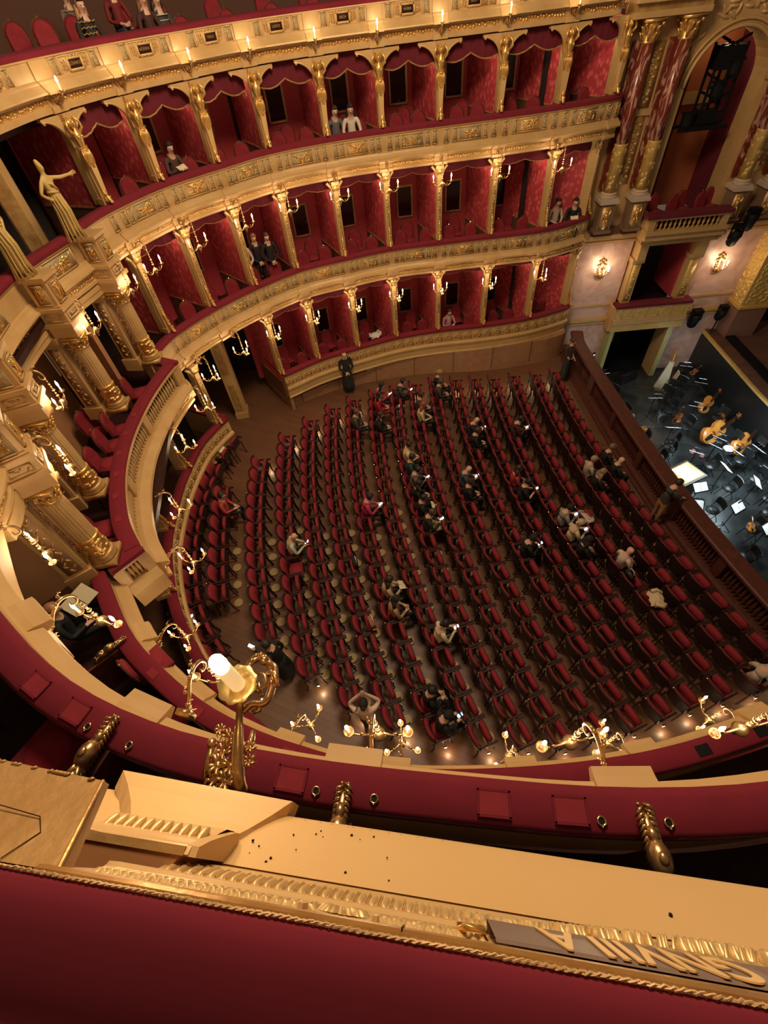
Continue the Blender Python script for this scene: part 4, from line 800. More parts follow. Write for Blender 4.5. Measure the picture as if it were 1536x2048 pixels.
# ================================================================ CHAIRS IN THE BOXES
def box_chair():
    t = thing('box_chair', '', 'chair'); mb = MB(); n = 12                    # round-topped upholstered back, faces +x
    out = [(-.20, -.2, .42), (-.22, -.21, .62)] + [(-.24, .205 * math.cos(PI - PI * k / n), .70 + .22 * math.sin(PI * k / n)) for k in range(n + 1)] + [(-.22, .21, .62), (-.20, .2, .42)]
    m = len(out); mb.add([(x, y, z) for x, y, z in out] + [(x + .05, y * .93, .44 + (z - .44) * .97) for x, y, z in out], [tuple(range(m)), tuple(reversed(range(m, 2 * m)))] + [(k, m + k, m + (k + 1) % m, (k + 1) % m) for k in range(m)]); mb.build('backrest', SEATRED, t)
    MB().tube([(x - .005, y * 1.04, z * 1.005) for x, y, z in out], .018, 5).build('back_frame', RWOOD, t)
    MB().box((.02, 0, .42), (.42, .42, .08)).ball((.02, 0, .45), (.20, .20, .035), 10, 4).build('seat', SEATRED, t, True)
    for s in (-1, 1):
        MB().tube([(.19, s * .18, .40), (.2, s * .18, 0)], [.022, .014], 5).build('leg', DWOOD, t); MB().tube([(-.18, s * .18, .40), (-.24, s * .18, 0)], [.022, .014], 5).build('leg', DWOOD, t)
    MB().ball((-.255, 0, .945), .024, 8, 5).build('brass_knob', BRASS, t); return t
BC = box_chair(); bch = tree(BC); bfirst = True; bcount = {}
def put_chair(x, y, z, a, lab, grp):
    global bfirst
    o = BC if bfirst else dup(BC, bch, (x, y, z), a, lab, grp); bfirst = False
    o.location = (x, y, z); o.rotation_euler = (0, 0, a); o['label'] = lab; o['group'] = grp
def chairs_in(path, nodes, z, tier, depth0=.62):
    r = random.Random(len(tier))
    for i in range(len(nodes) - 1):
        L = nodes[i + 1] - nodes[i]
        for j, (f, dp) in enumerate(((.28, 0), (.70, .04), (.50, .85))):
            d = nodes[i] + L * (f + r.uniform(-.04, .04)); p, t, n = path.at(d); q = p - n * (depth0 + dp + r.uniform(-.03, .06))
            put_chair(q.x, q.y, z, math.atan2(n.y, n.x) + r.uniform(-.25, .25), 'red box chair, %s seat in the %s %s box from stage' % (['stage-side front', 'other front', 'rear'][j], ORD[i + 1], tier), tier + ' box chairs')
chairs_in(T2, n2, 7.25, 'second tier'); chairs_in(T1, n1, 4.25, 'first tier'); chairs_in(GF, ng, 1.1, 'ground floor')
for i, (x, y, a) in enumerate([(-4.55, 2.35, .1), (-4.75, 1.0, .15), (-5.3, 1.1, -.5), (-4.8, .45, .1), (-4.85, -.15, 0), (-4.75, -.85, .0), (-4.6, -2.0, .1), (-4.45, -2.5, .1)]):
    put_chair(x, y, 4.27, a, 'red round-backed chair inside the royal box, %s from the entrance side' % ORD[i + 1], 'royal box chairs')
for i, (x, y, z, a) in enumerate([(-2.42, -6.98, 7.25, .9), (-3.35, -4.9, 4.25, .7), (-2.95, -5.75, 4.25, .8), (-3.2, -6.2, 7.25, .9), (-2.35, -7.6, 7.25, .9)]):
    put_chair(x, y, z, a, 'red plush chair in the dark near-side boxes, %s from the stage wall' % ORD[i + 1], 'near-side box chairs')
for i in range(5): put_chair(10.2 + PD.x * (2.0 + .4 * i) - .1 + .06 * i, 8.0 + PD.y * (2 + .4 * i) - .1 - .3 * (i % 2), 4.36, -PI / 2 + .2, 'dark red chair in the arched stage box, %s from the marble columns' % ORD[i + 1], 'stage box chairs')
for i, (x, y) in enumerate([(-4.65, 6.3), (-4.2, 6.75), (-3.95, 5.75)]): put_chair(x, y, 9.88, -.9, 'red gallery chair by the zigzag top, %s from the corner' % ORD[i + 1], 'third tier gallery chairs')
for k in range(26):                                                      # third tier seats, two rows
    d = 1.0 + (k % 13) * .95; row = k // 13
    if d < T3.len - .3:
        p, t, n = T3.at(d); q = p - n * (.75 + .95 * row); put_chair(q.x, q.y, 9.62 + .22 * row, math.atan2(n.y, n.x), 'red gallery chair, %s from the stage in the %s row' % (ORD[k % 13 + 1], ['front', 'second'][row]), 'third tier gallery chairs')
# ================================================================ LAMPS
def candle(mb_c, mb_b, c, h=.11, r=.016):
    mb_c.lathe([(r, 0), (r, h)], 8, c); mb_b.lathe([(r * .6, h), (r * 1.25, h + .022), (r * 1.1, h + .05), (r * .1, h + .095)], 8, c)
def hanging_lamp(name, arms, a0):
    """gilded bracket lamp; local y points into the hall, origin on the cornice"""
    t = thing(name, '', 'lamp'); b = MB()
    b.box((0, .0, -.04), (.11, .05, .16)); b.tube(sm([(0, 0, -.06), (0, .10, .0), (0, .20, .10), (0, .32, .14), (0, .41, .08), (0, .43, .0), (0, .40, -.04), (0, .36, -.02), (0, .36, .03)], 3), smr([.022, .018, .016, .018, .016, .014, .012, .010, .006], 3), 6)
    for k, (y, z) in enumerate(((.06, .02), (.14, .08), (.24, .16), (.34, .17), (.02, -.1), (.05, -.13))): b.ball((.014 * (-1) ** k, y, z), (.022, .022, .02), 6, 4); b.tube([(0, y, z), (.03 * (-1) ** k, y + .03, z + .02), (.035 * (-1) ** k, y + .05, z - .01)], [.010, .009, .003], 4)
    b.build('bracket', BRONZE, t, True); c = MB()
    c.tube([(0, .42, .0), (0, .42, -.5)], .010, 5)
    for z, r in ((-.08, .014), (-.13, .020), (-.18, .014), (-.24, .026), (-.31, .018), (-.36, .028)): c.ball((0, .42, z), (r, r, r * .8), 7, 5)
    c.lathe([(.008, -.62), (.02, -.60), (.012, -.57), (.04, -.545), (.065, -.50), (.055, -.465), (.02, -.43)], 12, (0, .42, 0)); c.build('pendant', BRONZE, t, True)
    for k in range(arms):
        q = a0 + 2 * PI * k / arms; u = Vector((math.cos(q), math.sin(q), 0)); o = Vector((0, .42, 0)); ar = MB(); cu = MB(); ca = MB(); bu = MB()
        ar.tube([o + u * .04 + Vector((0, 0, -.46)), o + u * .10 + Vector((0, 0, -.53)), o + u * .17 + Vector((0, 0, -.53)), o + u * .23 + Vector((0, 0, -.49)), o + u * .26 + Vector((0, 0, -.45))], [.013, .012, .011, .011, .010], 6); ar.tube([o + u * .17 + Vector((0, 0, -.525)), o + u * .13 + Vector((0, 0, -.485)), o + u * .16 + Vector((0, 0, -.47))], [.009, .008, .005], 5)
        p = o + u * .26; cu.lathe([(.010, -.46), (.035, -.448), (.05, -.425), (.045, -.422), (.028, -.435)], 10, p); candle(ca, bu, p + Vector((0, 0, -.43)), .10, .014)
        A = ar.build('lamp_arm', BRONZE, t, True); cu.build('drip_cup', BRONZE, A, True); ca.build('candle', CANDLE, A); bu.build('bulb', BULB, A, True)
    return t
L2 = hanging_lamp('candle_lamp', 2, 0.0); L3 = hanging_lamp('candle_lamp', 3, PI / 2); c2 = tree(L2); c3 = tree(L3); fl = {2: True, 3: True}
def put_lamp(kind, x, y, n, zattach, lab, grp, power):
    p, ch = (L2, c2) if kind == 2 else (L3, c3); loc = (x - n.x * .42, y - n.y * .42, zattach); a = math.atan2(-n.x, n.y)
    if fl[kind]: o = p; fl[kind] = False
    else: o = dup(p, ch, loc, a, lab, grp)
    o.location = loc; o.rotation_euler = (0, 0, a); o['label'] = lab; o['group'] = grp
    lamp('candle_lamp_light', (x, y, zattach - .27), power, WARM, .16)
PW1, PW0 = 12.0, 10.0
for i, d in enumerate(n1):
    if i == 0: continue
    p, t, n = T1.at(d); q = p + n * (.32 if i else .1); put_lamp(2, q.x, q.y, n, 7.18, 'two-candle gilded lamp above the first tier, %s from the red marble columns' % ORD[i + 1], 'lamps above the first tier', PW1)
for i, d in enumerate(ng + [GF.near(-1.5, 6.4) + .0]):
    p, t, n = GF.at(d)
    if 0 < i < 8: q = p + n * .30; put_lamp(3, q.x, q.y, n, 4.05, 'three-candle gilded lamp above the ground floor boxes, %s from the stage' % ORD[i + 1], 'lamps above the ground floor boxes', PW0)
for i, (x, y) in enumerate([(-2.3, 5.2), (-3.18, 4.1), (-3.3, 2.7), (-3.72, 1.2), (-3.7, -.9), (-3.3, -2.41), (-3.3, -4.02)]):
    n = Vector((-x + 1.0, -y, 0)).normalized(); put_lamp(3, x, y, n, 4.18, 'three-candle gilded lamp under the royal balcony, %s from the entrance' % ORD[i + 1], 'lamps under the royal balcony', PW0)
for i, (x, y) in enumerate([(-3.85, 3.05), (-4.31, 1.48), (-4.36, -.94), (-3.82, -2.67), (-3.74, -4.24)]):
    n = Vector((-x + 1.5, -y, 0)).normalized(); put_lamp(2, x, y, n, 7.25, 'two-candle gilded lamp between the royal box columns, %s from the entrance side' % ORD[i + 1], 'lamps of the royal box', PW1)
for i, (x, y) in enumerate([(-2.9, -5.31), (-1.56, -6.30), (-.17, -7.07), (1.4, -7.48), (2.8, -7.68)]):
    n = Vector((1.5 - x * .5 if x < 0 else .15, -y, 0)).normalized(); put_lamp(2, x, y, n, 7.2, 'two-candle gilded lamp under the near second tier, %s from the royal box' % ORD[i + 1], 'lamps under the near second tier', PW1)
for i, (x, y) in enumerate([(-1.29, -5.92), (.02, -6.46), (1.48, -6.95), (2.9, -7.09), (4.45, -7.11)]):
    n = Vector((.8 if x < 0 else .15, 1, 0)).normalized(); put_lamp(3, x, y, n, 4.1, 'three-candle gilded lamp under the near first tier, %s from the back of the hall' % ORD[i + 1], 'lamps under the near first tier', PW0)
# single candle brackets along the third tier
def sconce():
    t = thing('candle_bracket', '', 'lamp'); b = MB(); b.ball((0, .03, -.02), (.07, .05, .10), 8, 5); b.tube([(0, .02, -.08), (0, .12, -.12), (0, .22, -.06), (0, .25, .04)], [.03, .025, .022, .018], 6)
    for s in (-1, 1): b.tube([(s * .02, .05, -.05), (s * .09, .06, .02), (s * .12, .05, -.04), (s * .08, .05, -.08)], [.022, .02, .018, .012], 5)
    b.build('bracket', BRONZE, t, True); MB().lathe([(.012, .03), (.045, .045), (.05, .065), (.03, .05)], 10, (0, .25, 0)).build('drip_cup', BRONZE, t, True)
    ca = MB(); bu = MB(); candle(ca, bu, (0, .25, .05), .12); ca.build('candle', CANDLE, t); bu.build('bulb', BULB, t, True); return t
S0 = sconce(); ch = tree(S0)
for i, d in enumerate(all3):
    p, t, n = T3.at(d); loc = (p.x + n.x * .06, p.y + n.y * .06, 9.86); lab = 'single upright candle on a bracket below the third tier, %s from the stage' % ORD[i + 1]
    o = S0 if i == 0 else dup(S0, ch, loc, ang(t), lab); o.location = loc; o.rotation_euler = (0, 0, ang(t)); o['label'] = lab; o['group'] = 'third tier candle brackets'
    lamp('candle_light', (p.x + n.x * .33, p.y + n.y * .33, 10.08), 3.6, WARM, .05)
# five-candle wall lights on the pink marble
def wall_light(i, s, z):
    t = thing('wall_sconce', ['gilded five-candle sconce on pink marble beside the boxes', 'gilded five-candle sconce on pink marble next to the stage pier'][i], 'lamp', PS(s, 0, z), PA, 'marble wall sconces'); b = MB()
    b.ball((0, -.05, .18), (.10, .05, .16), 8, 5); b.ball((0, -.05, -.15), (.14, .06, .12), 8, 5)
    for k in range(16):
        q = 2 * PI * k / 16; b.tube([(.08 * math.cos(q), -.05, -.15 + .08 * math.sin(q)), (.24 * math.cos(q), -.04, -.15 + .22 * math.sin(q))], [.02, .006], 4)
    for k in range(8): q = k * PI / 4; b.bump((.12 * math.cos(q), -.03, .2 + .2 * math.sin(q)), (1, 0, 0), (0, 0, 1), (0, -1, 0), .06, .05, .05)
    b.build('backplate', BRONZE, t, True)
    for k in range(5):
        a = MB(); cu = MB(); ca = MB(); bu = MB()
        q = PI * (1.08 + .21 * k); x, y = .26 * math.cos(q), .26 * math.sin(q) - .06; zz = .08 * (k % 2); a.tube([(0, -.06, -.12), (x * .5, y * .5 - .03, -.16), (x, y, -.04 + zz)], [.018, .015, .012], 5)
        cu.lathe([(.012, -.05), (.04, -.035), (.045, -.015)], 8, (x, y, zz)); candle(ca, bu, (x, y, zz - .03), .10); A = a.build('lamp_arm', BRONZE, t, True); cu.build('drip_cup', BRONZE, A); ca.build('candle', CANDLE, A); bu.build('bulb', BULB, A, True)
    lamp('sconce_light', PS(s, .5, z + .15), 22, WARM, .15)
wall_light(0, .62, 2.95); wall_light(1, 5.0, 2.75)
# ================================================================ PEOPLE
def skin_mesh(joints, edges, root, sub=1):
    me = bpy.data.meshes.new('body'); names = list(joints); ix = {k: i for i, k in enumerate(names)}
    me.from_pydata([joints[k][0] for k in names], [(ix[a], ix[b]) for a, b in edges], []); o = bpy.data.objects.new('body', me); COL.objects.link(o)
    sk = o.modifiers.new('skin', 'SKIN'); sk.use_smooth_shade = True
    lay = me.skin_vertices[0] if len(me.skin_vertices) else None
    for i, k in enumerate(names):
        r = joints[k][1]; lay.data[i].radius = r if isinstance(r, tuple) else (r, r); lay.data[i].use_root = (k == root)
    if sub: sb = o.modifiers.new('sub', 'SUBSURF'); sb.levels = sub; sb.render_levels = sub
    dg = bpy.context.evaluated_depsgraph_get(); m2 = bpy.data.meshes.new_from_object(o.evaluated_get(dg)); bpy.data.objects.remove(o); return m2
def paint(me, joints, edges, cls, mats):                              # a material per region, by the nearest bone
    segs = [(Vector(joints[a][0]), Vector(joints[b][0]), cls[b]) for a, b in edges]
    me.materials.clear()
    for m in mats: me.materials.append(m)
    for p in me.polygons:
        c = p.center; best = 1e9; k = 0
        for a, b, m in segs:
            e = b - a; f = max(0, min(1, (c - a).dot(e) / max(1e-9, e.length_squared))); d = (a + e * f - c).length_squared
            if d < best: best = d; k = m
        p.material_index = k; p.use_smooth = True
def fingers(J, E, C, side, palm, fwd, spread, curl):
    P = Vector(palm); f = Vector(fwd).normalized(); s = Vector(spread).normalized(); c = Vector(curl).normalized()
    for i, (o, l) in enumerate(((-.030, .070), (-.010, .080), (.010, .076), (.030, .060))):
        a = P + f * .035 + s * o; b = a + f * l * .55 + c * l * .15; e = b + f * l * .3 + c * l * .35
        k = '%s_f%d' % (side, i); J[k + 'a'] = (a, .0105); J[k + 'b'] = (b, .0095); J[k + 'c'] = (e, .008); E += [(side + '_palm', k + 'a'), (k + 'a', k + 'b'), (k + 'b', k + 'c')]; C[k + 'a'] = C[k + 'b'] = C[k + 'c'] = 2
    a = P - s * .038 + f * .0; b = a - s * .022 + f * .035; J[side + '_t1'] = (a, .012); J[side + '_t2'] = (b, .010); E += [(side + '_palm', side + '_t1'), (side + '_t1', side + '_t2')]; C[side + '_t1'] = C[side + '_t2'] = 2
def person(label, loc, rz, pose='sit', top=(.1, .1, .1), bot=(.02, .02, .02), hair=(.02, .01, .01), style='short', hands='lap', sleeves=True, lean=0.0, coat=False, group=None, turn=0.0, drape=None):
    J = {}; E = []; C = {}
    sit = pose == 'sit'; hz = .52 if sit else .93; L = lean
    def j(k, p, r, par=None, c=0):
        J[k] = (Vector(p), r); C[k] = c
        if par: E.append((par, k))
    j('pelvis', (0, 0, hz), (.14, .155), None, 1); j('belly', (.02 * L, 0, hz + .16), (.115, .135), 'pelvis', 0); j('chest', (-.02 + .14 * L, 0, hz + .36), (.12, .165), 'belly', 0)
    j('shoulders', (-.02 + .2 * L, 0, hz + .47), (.085, .12), 'chest', 0); j('neck', (.0 + .26 * L, 0, hz + .57), .048, 'shoulders', 2)
    hx = .035 + .36 * L; hzz = hz + .68 - .06 * L
    j('head', (hx, 0, hzz), (.088, .076), 'neck', 2); j('crown', (hx - .01, 0, hzz + .09), (.075, .068), 'head', 2); j('nose', (hx + .098, 0, hzz - .01), .014, 'head', 2)
    for s, n in ((-1, 'r'), (1, 'l')): j(n + '_ear', (hx - .01, s * .082, hzz), .016, 'head', 2)
    for s, n in ((-1, 'r'), (1, 'l')):
        if sit: j(n + '_hip', (.08, s * .09, hz), .092, 'pelvis', 1); j(n + '_knee', (.45, s * .10, hz + .02), .064, n + '_hip', 1); j(n + '_calf', (.44, s * .10, hz - .17), .055, n + '_knee', 1); j(n + '_ankle', (.43, s * .10, .09), .038, n + '_calf', 1); j(n + '_toe', (.57, s * .115, .04), .036, n + '_ankle', 3)
        else: j(n + '_hip', (.0, s * .09, hz - .10), .095, 'pelvis', 1); j(n + '_knee', (.03 * s, s * .10, .50), .062, n + '_hip', 1); j(n + '_ankle', (.02 * s - .02, s * .10, .09), .042, n + '_knee', 1); j(n + '_toe', (.14 + .02 * s, s * .125, .04), .036, n + '_ankle', 3)
        sh = (-.02 + .18 * L, s * .185, hz + .44); j(n + '_sh', sh, .064, 'shoulders', 0)
        if hands == 'up': el = (.12, s * .30, hz + .50); wr = (.16, s * .10, hz + .76); fw = (.1, -s * .5, .4)
        elif hands in ('phone', 'bluephone', 'paper'): el = (.10 + .1 * L, s * .25, hz + .20); wr = (.30 + .12 * L, s * .085, hz + .27); fw = (.8, -s * .25, .15)
        elif hands == 'raise' and s > 0: el = (.20, .25, hz + .36); wr = (.36, .12, hz + .56); fw = (.7, -.2, .4)
        elif hands == 'rail': el = (.16, s * .26, hz + .22); wr = (.36, s * .16, hz + .14); fw = (1, 0, -.1)
        elif hands == 'front': el = (.04, s * .26, hz + .16); wr = (.17, s * .05, hz + .03); fw = (.3, -s * .6, -.3)
        elif sit: el = (.08, s * .25, hz + .20); wr = (.27, s * .10, hz + .15); fw = (.7, -s * .5, -.1)
        else: el = (-.02, s * .25, hz + .17); wr = (.06, s * .24, hz - .06); fw = (.2, 0, -1)
        j(n + '_el', el, .045, n + '_sh', 0); j(n + '_wr', wr, .031, n + '_el', 0 if sleeves else 2); f = Vector(fw).normalized(); j(n + '_palm', Vector(wr) + f * .055, .034, n + '_wr', 2)
        sp = Vector((0, s, 0)) if abs(f.y) < .8 else Vector((0, 0, 1)); sp = (sp - f * sp.dot(f)).normalized(); cu = f.cross(sp) * (1 if f.cross(sp).z < 0 else -1); fingers(J, E, C, n, J[n + '_palm'][0], f, sp, cu)
    me = skin_mesh(J, E, 'pelvis'); t = thing('person', label, 'person', loc, rz, group)
    paint(me, J, E, C, [cmat(top), cmat(bot), SKIN, cmat((.012, .011, .011))]); link('body', me, t)
    if hair:
        mb = MB(); n, k = 12, 8; rx, ry, rz_ = .108, .097, .112; c = Vector((hx - .012, 0, hzz + .045)); vs = []; fs = []
        for a in range(k + 1):
            th = PI * a / k * .72
            for b in range(n):
                q = 2 * PI * b / n; x = rx * math.sin(th) * math.cos(q); y = ry * math.sin(th) * math.sin(q); z = rz_ * math.cos(th)
                if math.cos(q) > .35 and z < .045: z = .045; 
                vs.append(c + Vector((x, y, z)))
        for a in range(k):
            for b in range(n): fs.append((a * n + b, a * n + (b + 1) % n, (a + 1) * n + (b + 1) % n, (a + 1) * n + b))
        mb.add(vs, [tuple(reversed(f)) for f in fs])
        if style == 'long':
            for y in (-.06, -.02, .02, .06): mb.tube([(hx - .06, y, hzz + .03), (hx - .10, y * 1.5, hzz - .12), (hx - .10, y * 1.7, hzz - .26), (hx - .09, y * 1.5, hzz - .34)], [.05, .05, .042, .015], 6)
        if style == 'bun': mb.ball((hx - .12, 0, hzz + .07), .05, 8, 6)
        mb.build('hair', cmat(hair, .55), t, True)
    ey = MB()
    for s in (-1, 1): ey.ball((hx + .079, s * .03, hzz + .018), (.008, .013, .009), 6, 4)
    ey.box((hx + .083, 0, hzz - .052), (.008, .04, .008)); ey.build('face_features', cmat((.05, .02, .015)), t)
    if coat:                                                              # long coat or skirt
        mb = MB(); n = 14; mb.lathe([(.17, hz + .05), (.19, hz - .2), (.23, hz - .55), (.24, hz - .72)], n, (0, 0, 0), .06, .8, 1.0); mb.build('coat_skirt', cmat(bot if coat == 'b' else top), t, True)
    if drape:
        mb = MB(); mb.box((.28, 0, hz + .10), (.42, .42, .05)); mb.ball((.30, 0, hz + .12), (.23, .24, .06), 10, 5); mb.box((.52, .02, hz - .1), (.06, .38, .36)); mb.build('coat_over_lap', cmat(drape), t, True)
    if hands in ('phone', 'bluephone', 'raise'):
        p = Vector((.40 + .12 * L, .0, hz + .31)) if hands != 'raise' else Vector((.44, .08, hz + .62))
        if hands == 'up': p = Vector((.20, 0, hz + .86))
        ph = MB(); ph.mi = 0; ph.box(p, (.012, .075, .15), 0, 1, .9); ph.mi = 1; q = p + Vector((-.006, 0, .006)); ph.box(q, (.006, .066, .135), 0, 1, .9)
        o = ph.build('phone', [BLACK, SCREENB if hands == 'bluephone' else SCREEN]); o.parent = None; o.matrix_world = Matrix.Translation(Vector(loc)) @ Matrix.Rotation(rz, 4, 'Z')
        tag(o, 'lit phone in the hands of the ' + ' '.join(label.split()[:6]), 'phone')
    if hands == 'paper':
        p = Vector((.38, 0, hz + .31)); pp = MB(); pp.box(p + Vector((0, -.06, 0)), (.17, .12, .006), .0, 1, .35); pp.box(p + Vector((0, .06, .004)), (.17, .12, .006), 0, 1, .5)
        o = pp.build('programme', cmat((.72, .62, .42))); o.matrix_world = Matrix.Translation(Vector(loc)) @ Matrix.Rotation(rz, 4, 'Z'); tag(o, 'open pale booklet held by the ' + ' '.join(label.split()[:6]), 'booklet')
    if 'zigzag' in label or 'striped' in label:                           # knitted bands of the jumper
        mb = MB()
        for k in range(5):
            z = hz + .12 + k * .085; rx, ry = .125 + .006 * k, .150 + .010 * k; zz = .02 if 'zigzag' in label else 0
            mb.tube([(-.01 + .02 * L * k + rx * math.cos(q * PI / 12), ry * math.sin(q * PI / 12), z + zz * (q % 2)) for q in range(25)], .009, 4)
        mb.build('knit_bands', cmat((.45, .28, .10) if 'zigzag' in label else (.55, .50, .45)), t)
    return t
for i, q in PEOPLE_AT.items():
    x, y, a, k, jj = seats[i]; top, bot, hair, style, hands, lab = q[2:]
    coat = bot[0] > .3
    person(lab, (x + .03 * math.cos(a), y + .03 * math.sin(a), ZF(x)), a, 'sit', top, (.01, .01, .01) if coat else bot, hair, style, hands, 'sleeveless' not in lab, .45 if hands in ('phone', 'bluephone') else .2, group='people in the stalls', drape=bot if coat else None)
person('tall bald usher in long black coat standing against the far stalls wall', (.80, 7.05, .31), -PI / 2, 'stand', (.008, .008, .009), (.008, .008, .009), None, 'short', 'front', True, 0, True)
person('woman in long black dress standing by the far end of the orchestra rail', (9.02, 5.72, 0), -.5, 'stand', (.012, .010, .010), (.008, .007, .007), (.06, .03, .015), 'bun', 'front', False, 0, 'b')
person('person in grey top and tan trousers leaning on the orchestra rail', (8.40, -1.42, 0), .1, 'stand', (.045, .038, .035), (.38, .19, .085), (.03, .02, .015), 'short', 'rail', True, .35)
person('dark-haired person in pinkish-white top standing at a row end with raised arms', (-.55, -5.28, .375), 1.45, 'stand', (.72, .52, .42), (.03, .02, .018), (.012, .01, .01), 'bun', 'up', True, 0)
person('dark-haired person in black standing in the near aisle photographing with a phone', (-2.25, -3.70, .455), 2.7, 'stand', (.010, .010, .011), (.010, .010, .011), (.03, .02, .015), 'short', 'raise', True, .25, True)
for lab, x, y, z, a, top, hair, st, hd in [
  ('woman with long black hair in white blouse in a second tier box', 2.10, 8.30, 7.25, -1.6, (.66, .60, .48), (.008, .007, .007), 'long', 'lap'),
  ('man in grey-blue shirt beside the woman in white in a second tier box', 1.64, 8.36, 7.25, -1.3, (.12, .12, .13), (.03, .02, .015), 'short', 'lap'),
  ('person with black hair in a brown coat in a second tier box near the corner', -2.72, 6.85, 7.25, -.9, (.09, .045, .03), (.008, .007, .007), 'short', 'paper'),
  ('person in white blouse in the last first tier box by the stage', 8.6, 8.0, 4.25, -1.5, (.62, .45, .36), (.02, .012, .01), 'bun', 'lap'),
  ('man in black reading in the last first tier box by the stage', 9.15, 7.8, 4.25, -1.9, (.010, .010, .010), (.012, .01, .01), 'short', 'paper'),
  ('person in pink shirt with a glowing tablet in a ground floor box', 5.02, 8.12, 1.1, -1.4, (.55, .25, .24), (.02, .018, .015), 'short', 'bluephone'),
  ('grey-haired person in grey jacket under the royal balcony by the entrance', -4.02, 4.15, .45, -.9, (.22, .17, .12), (.20, .16, .12), 'short', 'paper'),
  ('man in black suit reading a score in the near first tier box', -4.62, -4.15, 4.25, .35, (.008, .008, .008), (.25, .11, .05), 'short', 'lap'),
  ('person in black with a lit phone under the royal balcony', -4.75, -2.2, .45, .2, (.012, .01, .01), (.012, .01, .01), 'short', 'phone')]:
    person(lab, (x, y, z), a, 'sit', top, (.012, .011, .011), hair, st, hd, True, .25, group='people in the boxes')
for lab, x, y, top, hair, st in [('woman in white cardigan standing in the dark first tier box', -1.75, 7.6, (.55, .42, .34), (.15, .06, .03), 'long'), ('woman in black standing between two others in the first tier box', -1.35, 7.85, (.012, .01, .01), (.25, .12, .06), 'bun'), ('man in black jumper standing in the first tier box', -.95, 7.75, (.014, .012, .012), (.05, .03, .02), 'short')]:
    person(lab, (x, y, 4.25), -1.2, 'stand', top, (.012, .011, .011), hair, st, 'front', True, .05, group='people in the boxes')
def gal(d, back, **k):
    p, t, n = T3.at(d); q = p - n * back; return (q.x, q.y), math.atan2(n.y, n.x)
for lab, px, py, z, top, bot, hair, st, hd in [
  ('woman with long fair hair in black top with gold zigzags in the gallery', -3.35, 6.36, 9.69, (.020, .016, .012), (.012, .01, .01), (.40, .20, .09), 'long', 'lap'),
  ('person in checked black and white shirt in the gallery behind the zigzag top', -4.04, 8.3, 9.83, (.16, .12, .11), (.02, .02, .03), (.02, .012, .01), 'short', 'lap'),
  ('person in dark red top and blue jeans in the gallery', -2.95, 7.8, 9.88, (.16, .012, .014), (.018, .026, .034), (.05, .02, .015), 'short', 'lap'),
  ('red-haired woman in brown scarf in the gallery', -2.26, 7.2, 9.66, (.06, .018, .014), (.02, .01, .01), (.20, .07, .03), 'long', 'lap'),
  ('dark-haired woman in black and white striped jumper in the gallery', -2.02, 7.5, 9.63, (.05, .045, .042), (.012, .01, .01), (.012, .008, .008), 'long', 'lap')]:
    d = T3.near(px, py); p, t, n = T3.at(d); person(lab, (px, py, z), math.atan2(n.y, n.x), 'sit', top, bot, hair, st, hd, True, .1, group='people in the gallery')
# things left on seats
def jacket(x, y, z, a, c, lab, nm='jacket', cat='jacket'):
    mb = MB(); r = random.Random(int(x * 10)); n = 10; vs = []; fs = []
    for i in range(n + 1):
        for k in range(n + 1): u = i / n - .5; v = k / n - .5; vs.append((u * .34 + .02 * math.sin(v * 14), v * .40 + .02 * math.sin(u * 12), .10 * (1 - (2 * u) ** 2) * (1 - (2 * v) ** 4) + .02 * math.sin(u * 21 + v * 9)))
    for i in range(n):
        for k in range(n): b = i * (n + 1) + k; fs.append((b, b + n + 1, b + n + 2, b + 1))
    mb.add(vs, fs); m = len(vs); mb.add([(x_, y_, -.01) for x_, y_, z_ in vs if abs(abs(x_) - .17) < .03 or abs(abs(y_) - .2) < .03][:0], [])
    mb.tube([(-.10, -.17, .08), (.06, -.22, .06), (.16, -.14, .05)], [.05, .045, .035], 6); mb.tube([(-.10, .17, .08), (.04, .23, .06), (.15, .16, .04)], [.05, .045, .035], 6)
    o = mb.build(nm, cmat(c), None, True); o.location = (x, y, z); o.rotation_euler = (0, 0, a); tag(o, lab, cat)
jacket(6.62, -4.05, .84, -.3, (.58, .44, .27), 'cream jacket bundled on a chair of an empty row')
jacket(6.16, -1.35, .80, .4, (.50, .42, .33), 'pale beige coat draped over the chair backs near the cream cardigan')
def handbag(x, y, z, a, c, lab):
    t = thing('handbag', lab, 'bag', (x, y, z), a); MB().box((0, 0, .09), (.13, .30, .18), 0, .8).ball((0, 0, .1), (.075, .15, .09), 10, 6).build('body', cmat(c, .5), t, True); MB().tube([(.03, -.09, .17), (.03, -.06, .27), (.03, .06, .27), (.03, .09, .17)], .009, 5).build('handle', cmat((.75, .68, .6)), t)
handbag(-.10, -3.25, .82 + ZF(-.1), .2, (.32, .13, .07), 'brown leather handbag with pale handle on a chair seat')
handbag(-.22, -1.50, .78 + ZF(-.2), .1, (.008, .008, .008), 'black bag on a chair in the middle of a row'); handbag(6.35, -3.3, .78, .1, (.010, .009, .010), 'black bag on a chair behind the cream jacket')
jacket(2.12, 7.88, 1.98, -1.2, (.62, .58, .52), 'white jacket hung over a chair in a ground floor box')
t = thing('music_score', 'large pale music score propped on the velvet rail before the reader in black', 'score', (-4.38, -3.80, 5.14), -.6); MB().box((0, -.12, 0), (.30, .22, .012), 0, 1, .45).box((0, .11, .004), (.30, .22, .012), 0, 1, .5).build('pages', cmat((.50, .42, .28)), t)
